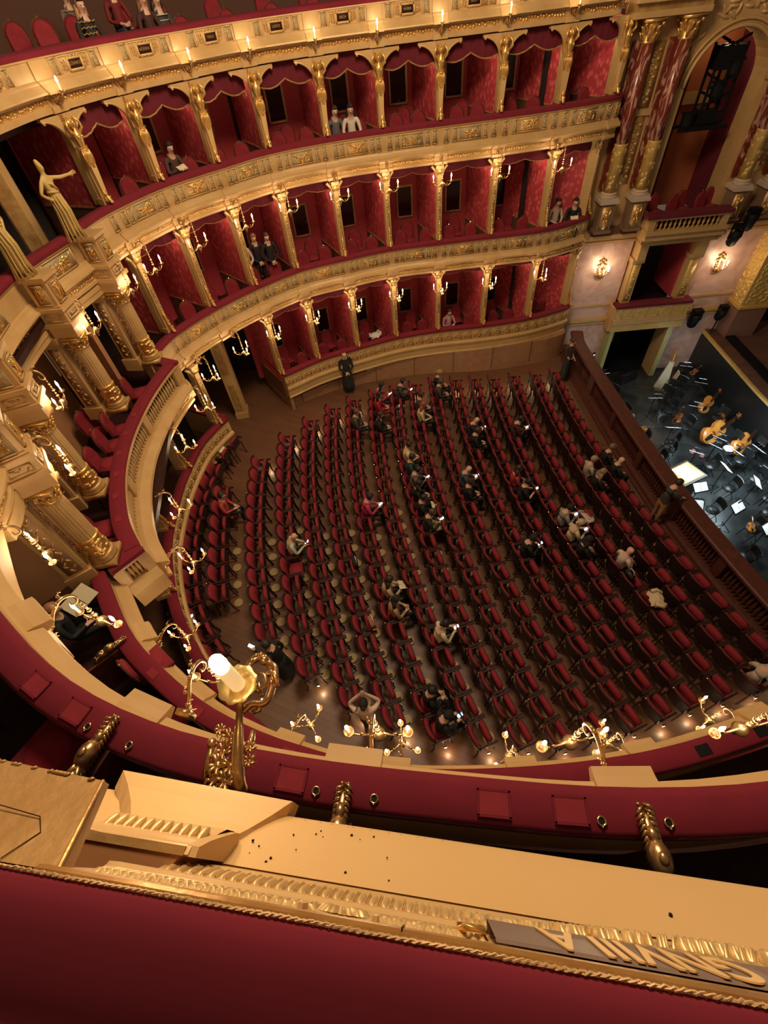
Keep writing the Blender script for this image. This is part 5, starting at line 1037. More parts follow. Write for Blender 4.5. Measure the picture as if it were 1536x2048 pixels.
# statues in front of the royal box
def statue(lab, x, y, z, a, arm):
    J = {}; E = []; C = {}
    def j(k, p, r, par=None):
        J[k] = (Vector(p), r); C[k] = 0
        if par: E.append((par, k))
    j('foot', (0, 0, .04), (.16, .15)); j('shin', (.02, .0, .30), (.13, .14), 'foot'); j('thigh', (.04, .02, .60), (.14, .155), 'shin'); j('hip', (0, .0, .80), (.125, .15), 'thigh'); j('waist', (-.01, 0, .96), (.09, .10), 'hip'); j('chest', (.0, 0, 1.14), (.11, .135), 'waist'); j('neck', (.0, 0, 1.30), .045, 'chest'); j('head', (.02, 0, 1.42), (.075, .068), 'neck'); j('helm', (-.01, 0, 1.51), (.06, .055), 'head'); j('crest', (-.03, 0, 1.58), .025, 'helm'); j('nose', (.095, 0, 1.41), .014, 'head')
    for s, n in ((-1, 'r'), (1, 'l')):
        j(n + '_sh', (-.01, s * .15, 1.20), .05, 'chest')
        if s == arm: el = (.10, s * .34, 1.16); wr = (.20, s * .54, 1.16); fw = Vector((.3, s, .1))
        else: el = (-.04, s * .32, 1.00); wr = (.02, s * .17, .86); fw = Vector((.3, -s * .8, -.1))
        j(n + '_el', el, .04, n + '_sh'); j(n + '_wr', wr, .03, n + '_el'); f = fw.normalized(); j(n + '_palm', Vector(wr) + f * .05, .032, n + '_wr'); fingers(J, E, C, n, J[n + '_palm'][0], f, Vector((0, 0, 1)), Vector((1, 0, 0)))
    me = skin_mesh(J, E, 'hip'); me.materials.append(STATUE); t = thing('statue', lab, 'statue', (x, y, z), a)
    for p in me.polygons: p.use_smooth = True
    link('body', me, t); mb = MB()
    for k in range(13):
        q = PI * (-.9 + 1.8 * k / 12); mb.tube([(.13 * math.cos(q) * .9, .14 * math.sin(q), .92), (.15 * math.cos(q + .1) + .03, .165 * math.sin(q + .1), .6), (.16 * math.cos(q + .15), .18 * math.sin(q + .15), .25), (.21 * math.cos(q + .2), .22 * math.sin(q + .2), .0)], [.012, .016, .018, .022], 5)
    mb.tube([(-.02, -.14, 1.0), (.09, -.06, .98), (.10, .06, .96), (-.02, .14, .94)], .025, 5); mb.tube([(-.08, -.1, 1.2), (.11, -.02, 1.12), (.05, .14, .98)], [.02, .03, .02], 5); mb.build('drapery', STATUE, t, True)
    k = 1; t.scale = (.82, .82, .82); return t
statue('yellow draped statue in a crested helmet on the royal box corner, arm stretched out', -4.27, 2.83, 7.96, -.35, 1)
statue('yellow draped statue further along the royal box front, cut by the photo edge', -4.80, 1.28, 7.96, -.25, -1)
# ================================================================ ORCHESTRA PIT
PZ = -1.6
def pit_chair():
    t = thing('pit_chair', '', 'chair'); MB().lathe([(.0, .43), (.20, .43), (.21, .45), (.20, .47), (0, .475)], 12).build('seat', PBLACK, t, True)
    mb = MB(); curved_panel(mb, -.20, .40, .62, .86, .025, .05, .04); mb.build('backrest', PBLACK, t)
    fr = MB()
    for s in (-1, 1): fr.tube([(.20, s * .17, 0), (-.05, s * .18, .43), (-.20, s * .18, .80)], .011, 5); fr.tube([(-.24, s * .17, 0), (.02, s * .18, .43)], .011, 5)
    fr.build('frame', BLACK, t); return t
p0 = pit_chair(); ch = tree(p0)
PCH = [(11.0, 2.85, 2.8), (11.9, 2.42, 2.6), (11.52, 2.02, 2.6), (10.95, 1.75, 2.9), (12.5, 1.05, 2.9), (12.42, -.05, 3.0), (11.35, -.75, 3.1), (12.0, -1.72, 3.1), (13.6, 5.2, 3.6), (13.15, 5.0, 3.4), (14.6, 6.1, 3.8), (14.05, 5.35, 3.5), (12.9, 4.15, 3.3), (13.35, 4.55, 3.4), (12.9, 3.1, 3.2), (14.3, 3.2, 3.3), (13.9, 1.9, 3.2), (13.6, 1.0, 3.1), (14.2, .6, 3.1), (13.5, .1, 3.1), (13.3, -.8, 3.0), (12.9, -1.3, 3.0), (11.3, 5.6, 3.4), (11.1, 4.4, 3.2), (12.75, -2.4, 2.9), (11.1, -2.6, 2.9), (13.9, -.2, 3.0), (14.4, 1.4, 3.1)]
for i, (x, y, a) in enumerate(PCH):
    lab = 'black orchestra chair with round seat, %s from the harp towards the camera' % ORD[i + 1] if i < 25 else 'black orchestra chair deep in the pit, %s by the stage front' % ORD[i - 24]
    o = p0 if i == 0 else dup(p0, ch, (x, y, PZ), a, lab); o.location = (x, y, PZ); o.rotation_euler = (0, 0, a); o['label'] = lab; o['group'] = 'orchestra chairs'
def music_stand():
    t = thing('music_stand', '', 'music stand'); d = MB(); d.box((.0, 0, 1.03), (.015, .50, .34), 0, 1, -.95); d.box((.15, 0, .93), (.05, .50, .015), 0, 1, -.95); d.build('desk', BLACK, t)
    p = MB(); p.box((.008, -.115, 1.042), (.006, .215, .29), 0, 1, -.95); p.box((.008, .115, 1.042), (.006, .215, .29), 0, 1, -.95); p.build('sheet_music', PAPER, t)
    s = MB(); s.tube([(0, 0, .05), (0, 0, 1.0)], .012, 6)
    for k in range(3): q = k * 2.09; s.tube([(0, 0, .16), (.26 * math.cos(q), .26 * math.sin(q), .01)], .011, 5)
    s.build('tripod', BLACK, t); l = MB(); l.tube([(-.14, 0, 1.12), (-.13, 0, 1.24), (-.04, 0, 1.27)], .007, 5); l.box((-.02, 0, 1.272), (.05, .28, .02), 0, 1, .2); l.build('stand_lamp', BLACK, t); g = MB(); g.box((-.018, 0, 1.258), (.035, .25, .006), 0, 1, .2); g.build('lamp_tube', mat('stand_light', (1, 1, 1), emit=((.78, .95, 1.0), 9)), t); return t
m0 = music_stand(); ch = tree(m0)
MST = [(11.13, 6.3, .4), (10.74, 5.29, .3), (10.65, 4.15, .2), (12.2, 4.29, .2), (11.85, 2.6, .4), (14.42, 5.79, .9), (14.3, 4.64, .8), (13.27, 3.42, .6), (11.85, 1.25, .6), (11.04, -.17, -.6), (10.45, -.79, -.1), (11.59, -1.18, -.9), (10.2, -1.9, -.1), (11.9, -2.1, -1.0), (13.0, 1.65, .2), (12.62, 1.35, .3), (13.1, .92, .0), (13.85, .85, -.1), (12.32, .38, -.2), (12.8, -.45, -.3), (10.1, -2.8, -.2)]
for i, (x, y, a) in enumerate(MST):
    lab = 'black music stand with bright sheet music and clip lamp, %s counting from the passage' % ORD[i + 1]
    o = m0 if i == 0 else dup(m0, ch, (x, y, PZ), 0, lab); o.location = (x, y, PZ); a = math.atan2(y - .5, x - 11.05); o.rotation_euler = (0, 0, a); o['label'] = lab; o['group'] = 'music stands'
    if i % 2 == 1: lamp('stand_light', (x - .1, y, PZ + 1.45), 5.5, (.75, .93, 1.0), .08)
# harp
t = thing('harp', 'pale golden concert harp standing by the green jamb in the pit', 'harp', (13.62, 5.75, PZ), -2.3)
mb = MB(); mb.hexa([(-.34, -.24, .12), (-.10, -.24, .12), (-.10, .24, .12), (-.34, .24, .12), (.26, -.08, 1.62), (.36, -.08, 1.62), (.36, .08, 1.62), (.26, .08, 1.62)]); mb.build('soundbox', mat('pale_maple', (.90, .80, .58), .35), t)
MB().tube([(-.46, 0, .12), (-.46, 0, 1.6)], [.045, .035], 8).ball((-.46, 0, 1.64), .06, 8, 5).build('pillar', GOLD, t, True)
MB().tube([(-.46, 0, 1.6), (-.30, 0, 1.72), (-.10, 0, 1.52), (.15, 0, 1.56), (.33, 0, 1.66)], [.04, .045, .04, .045, .05], 7).build('neck', GOLD, t, True)
mb = MB()
for k in range(14): f = k / 13; mb.tube([(-.42 + .70 * f, 0, 1.58), (-.20 + .5 * f, 0, .28 + 1.25 * f)], .0035, 4)
mb.build('strings', CHROME, t); MB().box((-.35, 0, .06), (.42, .36, .12)).ball((-.52, 0, .06), (.10, .20, .06), 8, 4).build('pedal_base', GOLD, t)
t = thing('harp_board', 'pale leaning board beside the harp', 'board', (13.95, 5.65, PZ), -.4); MB().box((0, 0, .5), (.03, .36, 1.0), 0, .75, .22).build('panel', mat('pale_board', (.62, .50, .36), .5), t)
# string instruments
def orient(t, y, z):
    Y = Vector(y).normalized(); Z = Vector(z); Z = (Z - Y * Z.dot(Y)).normalized(); X = Y.cross(Z); t.rotation_euler = Matrix((X, Y, Z)).transposed().to_euler()
def viol(name, lab, cat, loc, rot, L, m1, m2, grp=None):
    t = thing(name, lab, cat, loc, 0, grp); t.rotation_euler = rot; n = 20; vs = []
    def w(u): return .19 * (1.0 if u < .32 else 1.0) * (math.sin(PI * min(1, u / .62)) ** .55 if u < .31 else .78 - .30 * math.exp(-((u - .52) / .10) ** 2) + (.22 * (1 - u) if u > .3 else 0)) * (1 if u < .86 else max(.05, math.cos((u - .86) / .14 * PI / 2)) ** .6)
    pr = [(w(max(.0, min(1, k / n))) if 0 < k < n else .02, k / n) for k in range(n + 1)]; out = [(x, u) for x, u in pr] + [(-x, u) for x, u in reversed(pr)]; m = len(out)
    for s, z in ((1, -.075), (1.0, .0), (.86, .03)): vs += [((x * s) * L, (.5 + (u - .5) * (s if s < 1 else 1)) * .62 * L, z * L * 1.0 + .0) for x, u in out]
    mb = MB(); fs = [tuple(reversed(range(m))), tuple(range(2 * m, 3 * m))]
    for b in (0, 1): fs += [(b * m + k, b * m + (k + 1) % m, (b + 1) * m + (k + 1) % m, (b + 1) * m + k) for k in range(m)]
    mb.add(vs, fs).build('body', m1, t)
    k = MB(); k.box((0, .72 * L, .02 * L), (.05 * L, .36 * L, .03 * L)); k.box((0, .60 * L, .055 * L), (.06 * L, .36 * L, .014 * L)); k.build('neck', DWOOD, t); k = MB(); k.ball((0, .95 * L, .03 * L), (.03 * L, .07 * L, .035 * L), 8, 5)
    for s in (-1, 1):
        for q in (0, 1): k.tube([(0, (.90 + .06 * q) * L, .03 * L), (s * .07 * L, (.90 + .06 * q) * L, .03 * L)], .008 * L + .002, 5)
    k.build('scroll', m2, t, True); k = MB(); k.box((0, .24 * L, .05 * L), (.13 * L, .015 * L, .07 * L)); k.build('bridge', m2, t); k = MB(); k.hexa([(-.03 * L, .02 * L, .035 * L), (.03 * L, .02 * L, .035 * L), (.05 * L, .18 * L, .05 * L), (-.05 * L, .18 * L, .05 * L), (-.03 * L, .02 * L, .045 * L), (.03 * L, .02 * L, .045 * L), (.05 * L, .18 * L, .065 * L), (-.05 * L, .18 * L, .065 * L)]); k.build('tailpiece', BLACK, t)
    s = MB()
    for q in range(4): s.tube([((q - 1.5) * .018 * L, .18 * L, .066 * L), ((q - 1.5) * .018 * L, .24 * L, .086 * L), ((q - 1.5) * .010 * L, .9 * L, .06 * L)], .003, 4)
    s.build('strings', CHROME, t); return t
orient(viol('double_bass', 'bright golden double bass lying on its side near the stage front', 'double bass', (14.15, 3.85, PZ + .30), (0, 0, 0), 1.3, VARN, VARND, 'double basses'), (.75, .45, .25), (.15, -.75, .65))
orient(viol('double_bass', 'large amber double bass lying on its side in the middle of the pit', 'double bass', (13.15, 2.3, PZ + .36), (0, 0, 0), 1.8, VARN, VARND, 'double basses'), (.92, .32, .22), (.1, -.8, .6))
orient(viol('double_bass', 'amber double bass behind the largest one, closest to the stage front', 'double bass', (13.75, 1.45, PZ + .36), (0, 0, 0), 1.6, VARN, VARND, 'double basses'), (.85, .45, .22), (.1, -.8, .6))
viol('cello', 'dark brown cello leaning by the stage front beyond the basses', 'cello', (14.3, 3.0, PZ + .3), (.5, -.8, -1.0), .9, VARND, VARND, 'cellos')
viol('cello', 'dark reddish cello lying between music stands under the first bass', 'cello', (12.75, 3.45, PZ + .35), (.4, -.6, -1.1), .85, VARND, VARND, 'cellos')
viol('violin', 'golden violin lying on a black chair near the orchestra rail', 'violin', (11.85, -1.85, PZ + .50), (.1, .1, -.6), .62, VARN, VARND, 'violins')
viol('violin', 'dark red violin resting beside the stand next to the harp', 'violin', (14.65, 5.6, PZ + .75), (.3, .1, -1.2), .6, VARND, VARND, 'violins')
# conductor's desk, percussion, small things
t = thing('conductor_desk', 'dark conductor desk with bright lit open score by the rail', 'desk', (11.05, .55, PZ), .25)
MB().box((0, 0, .45), (.85, .70, .90), 0, .9).box((0, 0, .93), (.98, .84, .06)).build('cabinet', mat('desk_brown', (.05, .035, .02), .4), t); MB().box((0, -.16, .975), (.6, .28, .02), 0, 1, .05).box((0, .16, .975), (.6, .28, .02), 0, 1, .05).build('open_score', mat('glowing_score', (.95, .92, .8), .6, emit=((1.0, .95, .78), 2.6)), t); MB().box((0, 0, .965), (.86, .70, .012)).build('ledge', CREAM2, t)  # score pages glow by themselves, standing for light falling on them
lamp('score_lamp', (11.05, .55, PZ + 1.6), 14, (1.0, .95, .82), .1)
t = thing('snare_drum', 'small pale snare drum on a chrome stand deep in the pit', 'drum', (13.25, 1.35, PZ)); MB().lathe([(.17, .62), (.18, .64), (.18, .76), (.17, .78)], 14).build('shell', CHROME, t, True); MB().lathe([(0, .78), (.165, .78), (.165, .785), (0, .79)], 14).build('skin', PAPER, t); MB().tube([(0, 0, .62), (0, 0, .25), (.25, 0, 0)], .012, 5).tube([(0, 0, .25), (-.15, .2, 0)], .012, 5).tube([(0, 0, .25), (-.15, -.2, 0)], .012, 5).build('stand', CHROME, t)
def wind(lab, x, y, z, a, tilt, L):
    t = thing('clarinet', lab, 'clarinet', (x, y, z), a, 'woodwinds on stands'); t.rotation_euler = (0, tilt, a); MB().lathe([(.012, 0), (.018, .05), (.018, L - .1), (.035, L)], 8).build('tube', BLACK, t, True); k = MB()
    for i in range(9): k.ball((.018, .006 * (-1) ** i, .1 + i * (L - .2) / 9), .012, 6, 4); k.tube([(.02, .015, .08 + i * (L - .2) / 9), (.022, -.015, .14 + i * (L - .2) / 9)], .004, 4)
    k.build('keys', CHROME, t)
wind('black clarinet with silver keys propped beside the snare drum', 13.3, .55, PZ + .35, .4, .5, .7); wind('black oboe with silver keys nearer the orchestra rail', 12.9, -.9, PZ + .35, .3, .6, .65); wind('black bass clarinet with silver keys by the middle stands', 12.2, 3.75, PZ + .3, 1.2, .7, .9)
for i, (x, y, z) in enumerate([(12.3, 1.75, PZ + .5), (12.5, 1.5, PZ + .5)]):
    t = thing('pink_cloth', ['folded pink cloth on the chair seat nearer the harp', 'folded pink cloth on the chair seat further from the harp'][i], 'cloth', (x, y, z), .4 * i); MB().box((0, 0, .02), (.2, .13, .03), .2, .8).box((.02, .03, .04), (.14, .1, .02), .6, .8).build('folds', cmat((.5, .16, .22)), t)
person('musician in white shirt and dark tailcoat sitting in the pit with a violin', (10.62, 3.35, PZ), .5, 'sit', (.55, .55, .55), (.012, .012, .014), (.25, .18, .14), 'short', 'lap')
viol('violin', 'violin held in the lap of the musician by the rail', 'violin', (10.95, 3.25, PZ + .70), (.1, .1, -1.9), .6, VARN, VARND, 'violins')
def case(lab, x, y, a, c):
    t = thing('instrument_case', lab, 'case', (x, y, PZ), a, 'cases in the passage'); MB().box((0, 0, .18), (.9, .4, .36), 0, .92).ball((0, 0, .3), (.42, .18, .12), 10, 5).build('shell', c, t); MB().tube([(-.1, -.2, .2), (-.05, -.26, .22), (.05, -.26, .22), (.1, -.2, .2)], .012, 5).build('handle', BLACK, t)
case('black instrument case lying in the mouth of the pit passage', 12.75, 6.9, .3, PBLACK); case('black instrument case further along the passage wall', 12.6, 9.1, 1.45, PBLACK)
t = thing('notice_board', 'grey notice board glimpsed inside the dark pit passage', 'board', PS(2.45, -1.3, -.5), PA + .4); MB().box((0, 0, 0), (.5, .04, .9)).build('panel', mat('grey_board', (.10, .10, .09), .5), t); MB().box((.26, -.02, 0), (.02, .03, .9)).build('rim', CHROME, t)
# small intercom on the marble wall
t = thing('wall_intercom', 'small black and white intercom on the marble beside the green jamb', 'intercom', PS(1.32, .02, -.62), PA); MB().box((0, -.015, 0), (.10, .05, .22)).build('case', BLACK, t); MB().box((0, -.045, .02), (.07, .015, .08)).build('button_plate', PAPER, t)
# stage lights
def moving_head(lab, loc, a, tilt, sc=1.0):
    t = thing('stage_light', lab, 'stage light', loc, a, 'stage lights'); t.scale = (sc, sc, sc); MB().box((0, 0, .16), (.26, .2, .10)).tube([(-.16, 0, .12), (-.18, 0, -.14)], .03, 6).tube([(.16, 0, .12), (.18, 0, -.14)], .03, 6).box((0, 0, .12), (.38, .08, .05)).build('yoke', BLACK, t)
    b = MB(); b.lathe([(.09, -.20), (.14, -.16), (.14, .10), (.11, .20), (.05, .22)], 12); o = b.build('lamp_head', BLACK, t, True); o.location = (0, 0, -.14); o.rotation_euler = (tilt, 0, 0); l = MB(); l.lathe([(0, -.205), (.10, -.205), (.10, -.215), (0, -.215)], 12); o = l.build('lens', MIRROR, t); o.location = (0, 0, -.14); o.rotation_euler = (tilt, 0, 0)
rg = thing('light_rig', 'black lighting truss with clamps hanging inside the tall arched stage box', 'lighting rig', PS(2.85, -.5, 7.0), PA); fr = MB()
for x in (-.35, .05, .35):
    for y in (-.2, .2): fr.tube([(x, y, -.1), (x, y, 1.75)], .045, 6)
for z in (0, .4, .8, 1.2, 1.6): fr.tube([(-.35, -.2, z), (.35, -.2, z + .3)], .035, 5); fr.tube([(-.35, .2, z + .3), (.35, .2, z)], .035, 5)
fr.tube([(-.9, -.3, -.1), (.55, -.3, -.1)], .06, 6); fr.tube([(-.9, .2, -.1), (.5, .2, -.1)], .06, 6); fr.box((0, 0, 1.45), (.7, .5, .5)); fr.box((-.1, -.1, .15), (.5, .4, .3)); fr.build('truss', BLACK, rg)
for k, (x, z) in enumerate(((-.1, .75), (-.7, .1), (.2, 1.2))): fr = MB(); fr.lathe([(.12, -.2), (.17, -.1), (.17, .12), (.08, .2)], 12, (x, -.25, z)); fr.box((x, -.25, z + .2), (.4, .1, .06)); fr.build('lamp_head', BLACK, rg)
moving_head('black stage light hanging from the cornice right of the arched box', PS(4.75, .55, 4.05), PA, .4, 1.2); moving_head('black stage light on the marble wall beside the lower box front', PS(4.85, .30, .92), PA, .3, 1.3); moving_head('black stage light mounted at the corner of the stage pier', PS(5.75, .40, 1.1), PA, .5, 1.1)
MB().tube([PS(5.75, .4, 1.2), PS(5.7, .4, .2)], .03, 6).build('light_pole', BLACK, wp)
moving_head('black stage light high on the cornice beside the last marble column', PS(5.0, .6, 4.55), PA, .2, 1.2)
# ================================================================ NEAR SIDE: things on the velvet rail
for i, (x, y) in enumerate([(-2.32, -6.56), (-1.99, -6.79), (-.66, -7.55), (.43, -7.91), (.82, -8.01)]):
    d = N2.near(x, y); p, t, n = N2.at(d); q = p - n * .10; a = ang(t); w = .10 if i > 1 else .11
    f = MB(); 
    for s in (-1, 1): f.box((q.x + t.x * s * .085, q.y + t.y * s * .085, 8.062), (.012, .13, .016), a); f.box((q.x + n.x * s * .062, q.y + n.y * s * .062, 8.062), (.18, .012, .016), a)
    f.build('flap_frame', VELVET, wn2); MB().box((q.x, q.y, 8.062), (.155, .11, .012), a).build('rail_flap', SEATRED, wn2)
for i, (x, y) in enumerate([(-1.6, -7.07), (-1.88, -6.89), (-.52, -7.63), (-.21, -7.76), (.96, -8.07), (1.29, -8.14)]):
    p, t, n = N2.at(N2.near(x, y)); q = p - n * .14; m = MB(); m.lathe([(.020, .06), (.026, .066), (.026, .072), (.018, .074), (.016, .066)], 14, (q.x, q.y, 8)); m.ball((q.x - n.x * .027, q.y - n.y * .027, 8.068), .007, 6, 4); m.build('brass_eyelet', BRASS, wn2, True); MB().lathe([(0, .0655), (.018, .066), (.018, .0665), (0, .067)], 12, (q.x, q.y, 8)).build('eyelet_hole', BLACK, wn2)
for i, f in enumerate((.15, .21, .30, .35, .42, .62, .67)):
    p, t, n = N1.at(N1.len * f); q = p - n * .10; MB().box((q.x, q.y, 5.062), (.16, .11, .012), ang(t)).build('rail_flap', BLACK if i > 4 else SEATRED, wn1)
# carved gilded partition ends between the near boxes
def gilded_end(lab, x, y, z, a, L, lion):
    t = thing('gilded_partition_end', lab, 'ornament', (x, y, z), a, 'gilded partition ends'); m = MB(); r = random.Random(int(10 + x * 7)); L2 = L
    m.tube([(.0, .10, .04), (0, .02, .05), (0, -.08, .06), (0, -.2, .06), (0, -L * .7, .02), (0, -L, -.02)], [.014, .03, .042, .045, .034, .028], 8)
    m.ball((0, -.13, .085), (.058, .085, .058), 12, 8); m.ball((0, -.13, .135), (.026, .035, .02), 8, 5); m.ball((0, -.03, .07), (.034, .045, .04), 8, 5)
    for k in range(34):
        f = k / 33; s = -1 if k % 2 else 1; y_ = .09 - f * (L + .04); m.tube([(0, y_ + .02, .06), (s * .030, y_, .085 - .02 * f), (s * .052, y_ - .03, .055 - .03 * f)], [.007, .011, .003], 5)
    for s in (-1, 1): m.ball((s * .018, .105, .05), .013, 6, 4); m.ball((s * .016, .06, .06), .015, 6, 4); m.ball((s * .02, -.10, .115), .012, 6, 4); m.tube([(s * .01, -.2, .10), (s * .035, -.26, .09), (s * .03, -.32, .06), (s * .01, -.30, .08)], [.016, .016, .012, .006], 6)
    m.tube([(0, -L * .55, .07), (.0, -L * .65, .10), (0, -L * .75, .08), (0, -L * .7, .05)], [.018, .02, .018, .01], 6)
    m.build('carving', BRONZE, t, True); MB().box((.05, -.55, -.36), (.02, .95, .66)).box((.045, -.5, -.02), (.035, .86, .03)).build('partition_board', RWOOD, t); return t
for i, (x, y) in enumerate([(-1.80, -7.06), (-.385, -7.745), (1.16, -8.17)]):
    p, t, n = N2.at(N2.near(x, y)); gilded_end('gilded carved lion scroll on the partition end, %s along the near velvet rail' % ORD[i + 1], x, y, 8.04, math.atan2(-n.x, n.y), .40 if i != 2 else .36, i == 1)
p, t, n = N1.at(N1.near(-3.55, -4.6)); gilded_end('gilded carved scroll on the lower partition end beside the reader in black', -3.66, -4.66, 5.05, math.atan2(-n.x, n.y), .4, 0)
PGOLD = mat('pale_leaf_gilding', (.74, .52, .24), .4, .45, (30, (.64, .42, .17), .35, .7), (60, .2, .002))
# ================================================================ FOREGROUND: the rail of the camera's own tier
A0 = Vector((-.45, -8.09, 0)); FT = Vector((.94734, -.32023, 0)); FN = Vector((.32023, .94734, 0)); FA = math.atan2(FT.y, FT.x)
def FS(s, o, z): return A0 + FT * s + FN * o + Vector((0, 0, z))
ff = sempty('wall_near_third_tier')
def fstrip(name, prof, s0, s1, m, smooth=False, n=1, closed=False):
    mb = MB(); k = len(prof); vs = []; fs = []
    for i in range(n + 1):
        s = s0 + (s1 - s0) * i / n; vs += [FS(s, o, z) for o, z in prof]
    for i in range(n):
        for j in range(k if closed else k - 1): a = i * k + j; b = i * k + (j + 1) % k; fs.append((a, a + k, b + k, b))
    if closed: fs += [tuple(range(k)), tuple(reversed(range(n * k, n * k + k)))]
    return mb.add(vs, fs).build(name, m, ff, smooth)
fstrip('velvet_rail', [(.000, 10.435), (.000, 10.446), (-.006, 10.4505), (-.022, 10.453), (-.040, 10.449), (-.058, 10.444), (-.078, 10.436), (-.096, 10.427), (-.110, 10.418), (-.114, 10.4165), (-.122, 10.416), (-.145, 10.405), (-.18, 10.38), (-.3, 10.25), (-.42, 9.9)], -1.2, 1.7, VELVET, True, 6)
mb = MB(); r = random.Random(4)
for w in (0, 1):
    pts = [FS(-.9 + i * .0042, .002 + .0012 * math.sin(i * 1.7 + w * PI) + r.uniform(-.0005, .0005), 10.4485 + .0012 * math.cos(i * 1.7 + w * PI)) for i in range(560)]; mb.tube(pts, .0011, 4)
mb.build('gold_cord', mat('braid', (.72, .45, .22), .6, .1), ff)
fstrip('gold_fillet', [(-.004, 10.446), (.0055, 10.4445), (.0085, 10.438), (.0080, 10.40), (.004, 10.392), (-.01, 10.39)], .03, 1.7, STRIP, False, 1)
mb = MB()
for s in (.435, 1.25): mb.box(FS(s, .0085, 10.418), (.0012, .003, .05), FA)
mb.build('fillet_joint', BLACK, ff)
fstrip('leaf_band_ground', [(-.01, 10.39), (.0065, 10.385), (.0075, 10.30), (.012, 10.29), (.0165, 10.285), (.0165, 10.255), (.011, 10.25), (.0115, 10.225)], .02, 1.7, CREAM, False, 1)
mb = MB(); r = random.Random(12)
for k in range(230):                                                    # carved acanthus band
    s = .06 + k * .0055
    if .325 < s < .40 or s > .52: continue
    for j in range(2): q = .9 if (k + j) % 2 else -.9; u = FT * math.cos(q) + Vector((0, 0, math.sin(q))); v = Vector((0, 0, math.cos(q))) - FT * math.sin(q); mb.bump(FS(s + r.uniform(-.002, .002), .0068, 10.325 + j * .036), u, v, FN, .017, .0030, .006)
mb.build('leaf_carving', PGOLD, ff, True)
mb = MB(); c = FS(.362, .008, 10.342)
for k in range(9): q = PI * k / 8; u = FT * math.cos(q) + Vector((0, 0, math.sin(q))); v = Vector((0, 0, math.cos(q))) - FT * math.sin(q); mb.bump(c + u * .018, u, v, FN, .014, .0035, .007)
mb.build('shell_rosette', PGOLD, ff, True)
for s in (.318, .402): MB().box(FS(s, .009, 10.342), (.006, .007, .088), FA).build('band_stop', CREAM, ff)
# egg and dart, cove, sloping ledge
fstrip('egg_ground', [(.0115, 10.226), (.014, 10.222), (.020, 10.20), (.0235, 10.165), (.0235, 10.15), (.020, 10.148)], .06, 1.9, CREAM, True, 1)
e0 = MB(); e0.ball((0, 0, 0), (.0068, .0065, .0275), 10, 8); e0 = e0.build('egg', PGOLD, ff, True); d0 = MB(); d0.box((-.0013, 0, 0), (.0012, .009, .054)); d0.box((.0013, 0, 0), (.0012, .009, .054)); d0 = d0.build('dart', PGOLD, ff); K = 0
for k in range(92):
    s = .072 + k * .0172
    for src, ds in ((e0, 0), (d0, .0086)):
        q = src if k == 0 else src.copy()
        if k: COL.objects.link(q); q.parent = ff
        q.location = FS(s + ds, .0185, 10.190); q.rotation_euler = (.17, 0, FA)
fstrip('cove', [(.021, 10.15), (.0225, 10.13), (.0285, 10.125), (.029, 10.11), (.026, 10.09), (.030, 10.075), (.034, 10.07)], .03, 2.0, CREAM, True, 1)
LP = [(.032, 10.078), (.045, 10.052), (.07, 10.018), (.10, 9.985), (.118, 9.962), (.122, 9.955), (.122, 9.925), (.06, 9.90), (.06, 9.75), (-.1, 9.75)]
fstrip('ledge', LP, .03, 2.2, LEDGE, True, 1); fstrip('ledge', LP, -1.4, .1, LEDGE, True, 1)
mb = MB(); r = random.Random(5)
for k in range(13): s = .14 + k * .028; mb.ball(FS(s + r.uniform(-.01, .01), .117, 9.960), (.006, .004, .003), 6, 4)
mb.build('paint_drips', LEDGE, ff, True); mb = MB()
for k in range(26): mb.ball(FS(r.uniform(.02, .33), r.uniform(.05, .115), 0) + Vector((0, 0, 0)), .001, 4, 3)
mb = MB()                                                              # crumbs of plaster dirt on the ledge
for k in range(22):
    f = r.random() ** 1.3; s = .055 + .36 * f; o = r.uniform(.04, .11); z = 10.052 + (o - .045) / (.10 - .045) * (9.985 - 10.052); g = r.uniform(.0012, .0032); mb.ball(FS(s, o, z + .002), (g, g * .8, g * .7), 5, 4)
mb.ball(FS(.845, .062, 10.032), .0035, 6, 4); o = mb.build('ledge_dirt', BLACK, ff); o['kind'] = 'stuff'
# projecting block above the lamp bracket
TL, TR, TRd, IR, IRd, IL, TLd, ILd = [FS(*p) for p in ((-.216, .159, 9.965), (.172, .147, 9.965), (.162, .115, 9.955), (.087, .066, 10.04), (.092, .031, 10.04), (-.115, .079, 10.04), (-.218, .125, 9.965), (-.133, .05, 10.04))]
def mid(a, b, f, dz): return a.lerp(b, f) + Vector((0, 0, dz))
mb = MB(); cols = [(IL, TL), (IR, TR)]; vs = []
for a, b in cols: vs += [a, mid(a, b, .3, -.010), mid(a, b, .65, -.010), b, b + Vector((0, 0, -.012)), b + Vector((0, 0, -.06))]
mb.add(vs, [(k, k + 1, k + 7, k + 6) for k in range(5)]).build('block_top', LEDGE, ff)
for a, b, c, d, nm in ((IR, TR, TRd, IRd, 'block_cheek'), (ILd, TLd, TL, IL, 'block_cheek')):
    l = [a, mid(a, b, .3, -.010), mid(a, b, .65, -.010), b]; r_ = [d, mid(d, c, .3, -.010), mid(d, c, .65, -.010), c]
    mb = MB(); mb.add(l + r_ + [b + Vector((0, 0, -.06)), c + Vector((0, 0, -.06))], [(0, 4, 5, 1), (1, 5, 6, 2), (2, 6, 7, 3), (3, 7, 9, 8)]).build(nm, LEDGE, ff)
def fquad(name, pts, m): return MB().hexa([FS(*p) for p in pts]).build(name, m, ff)
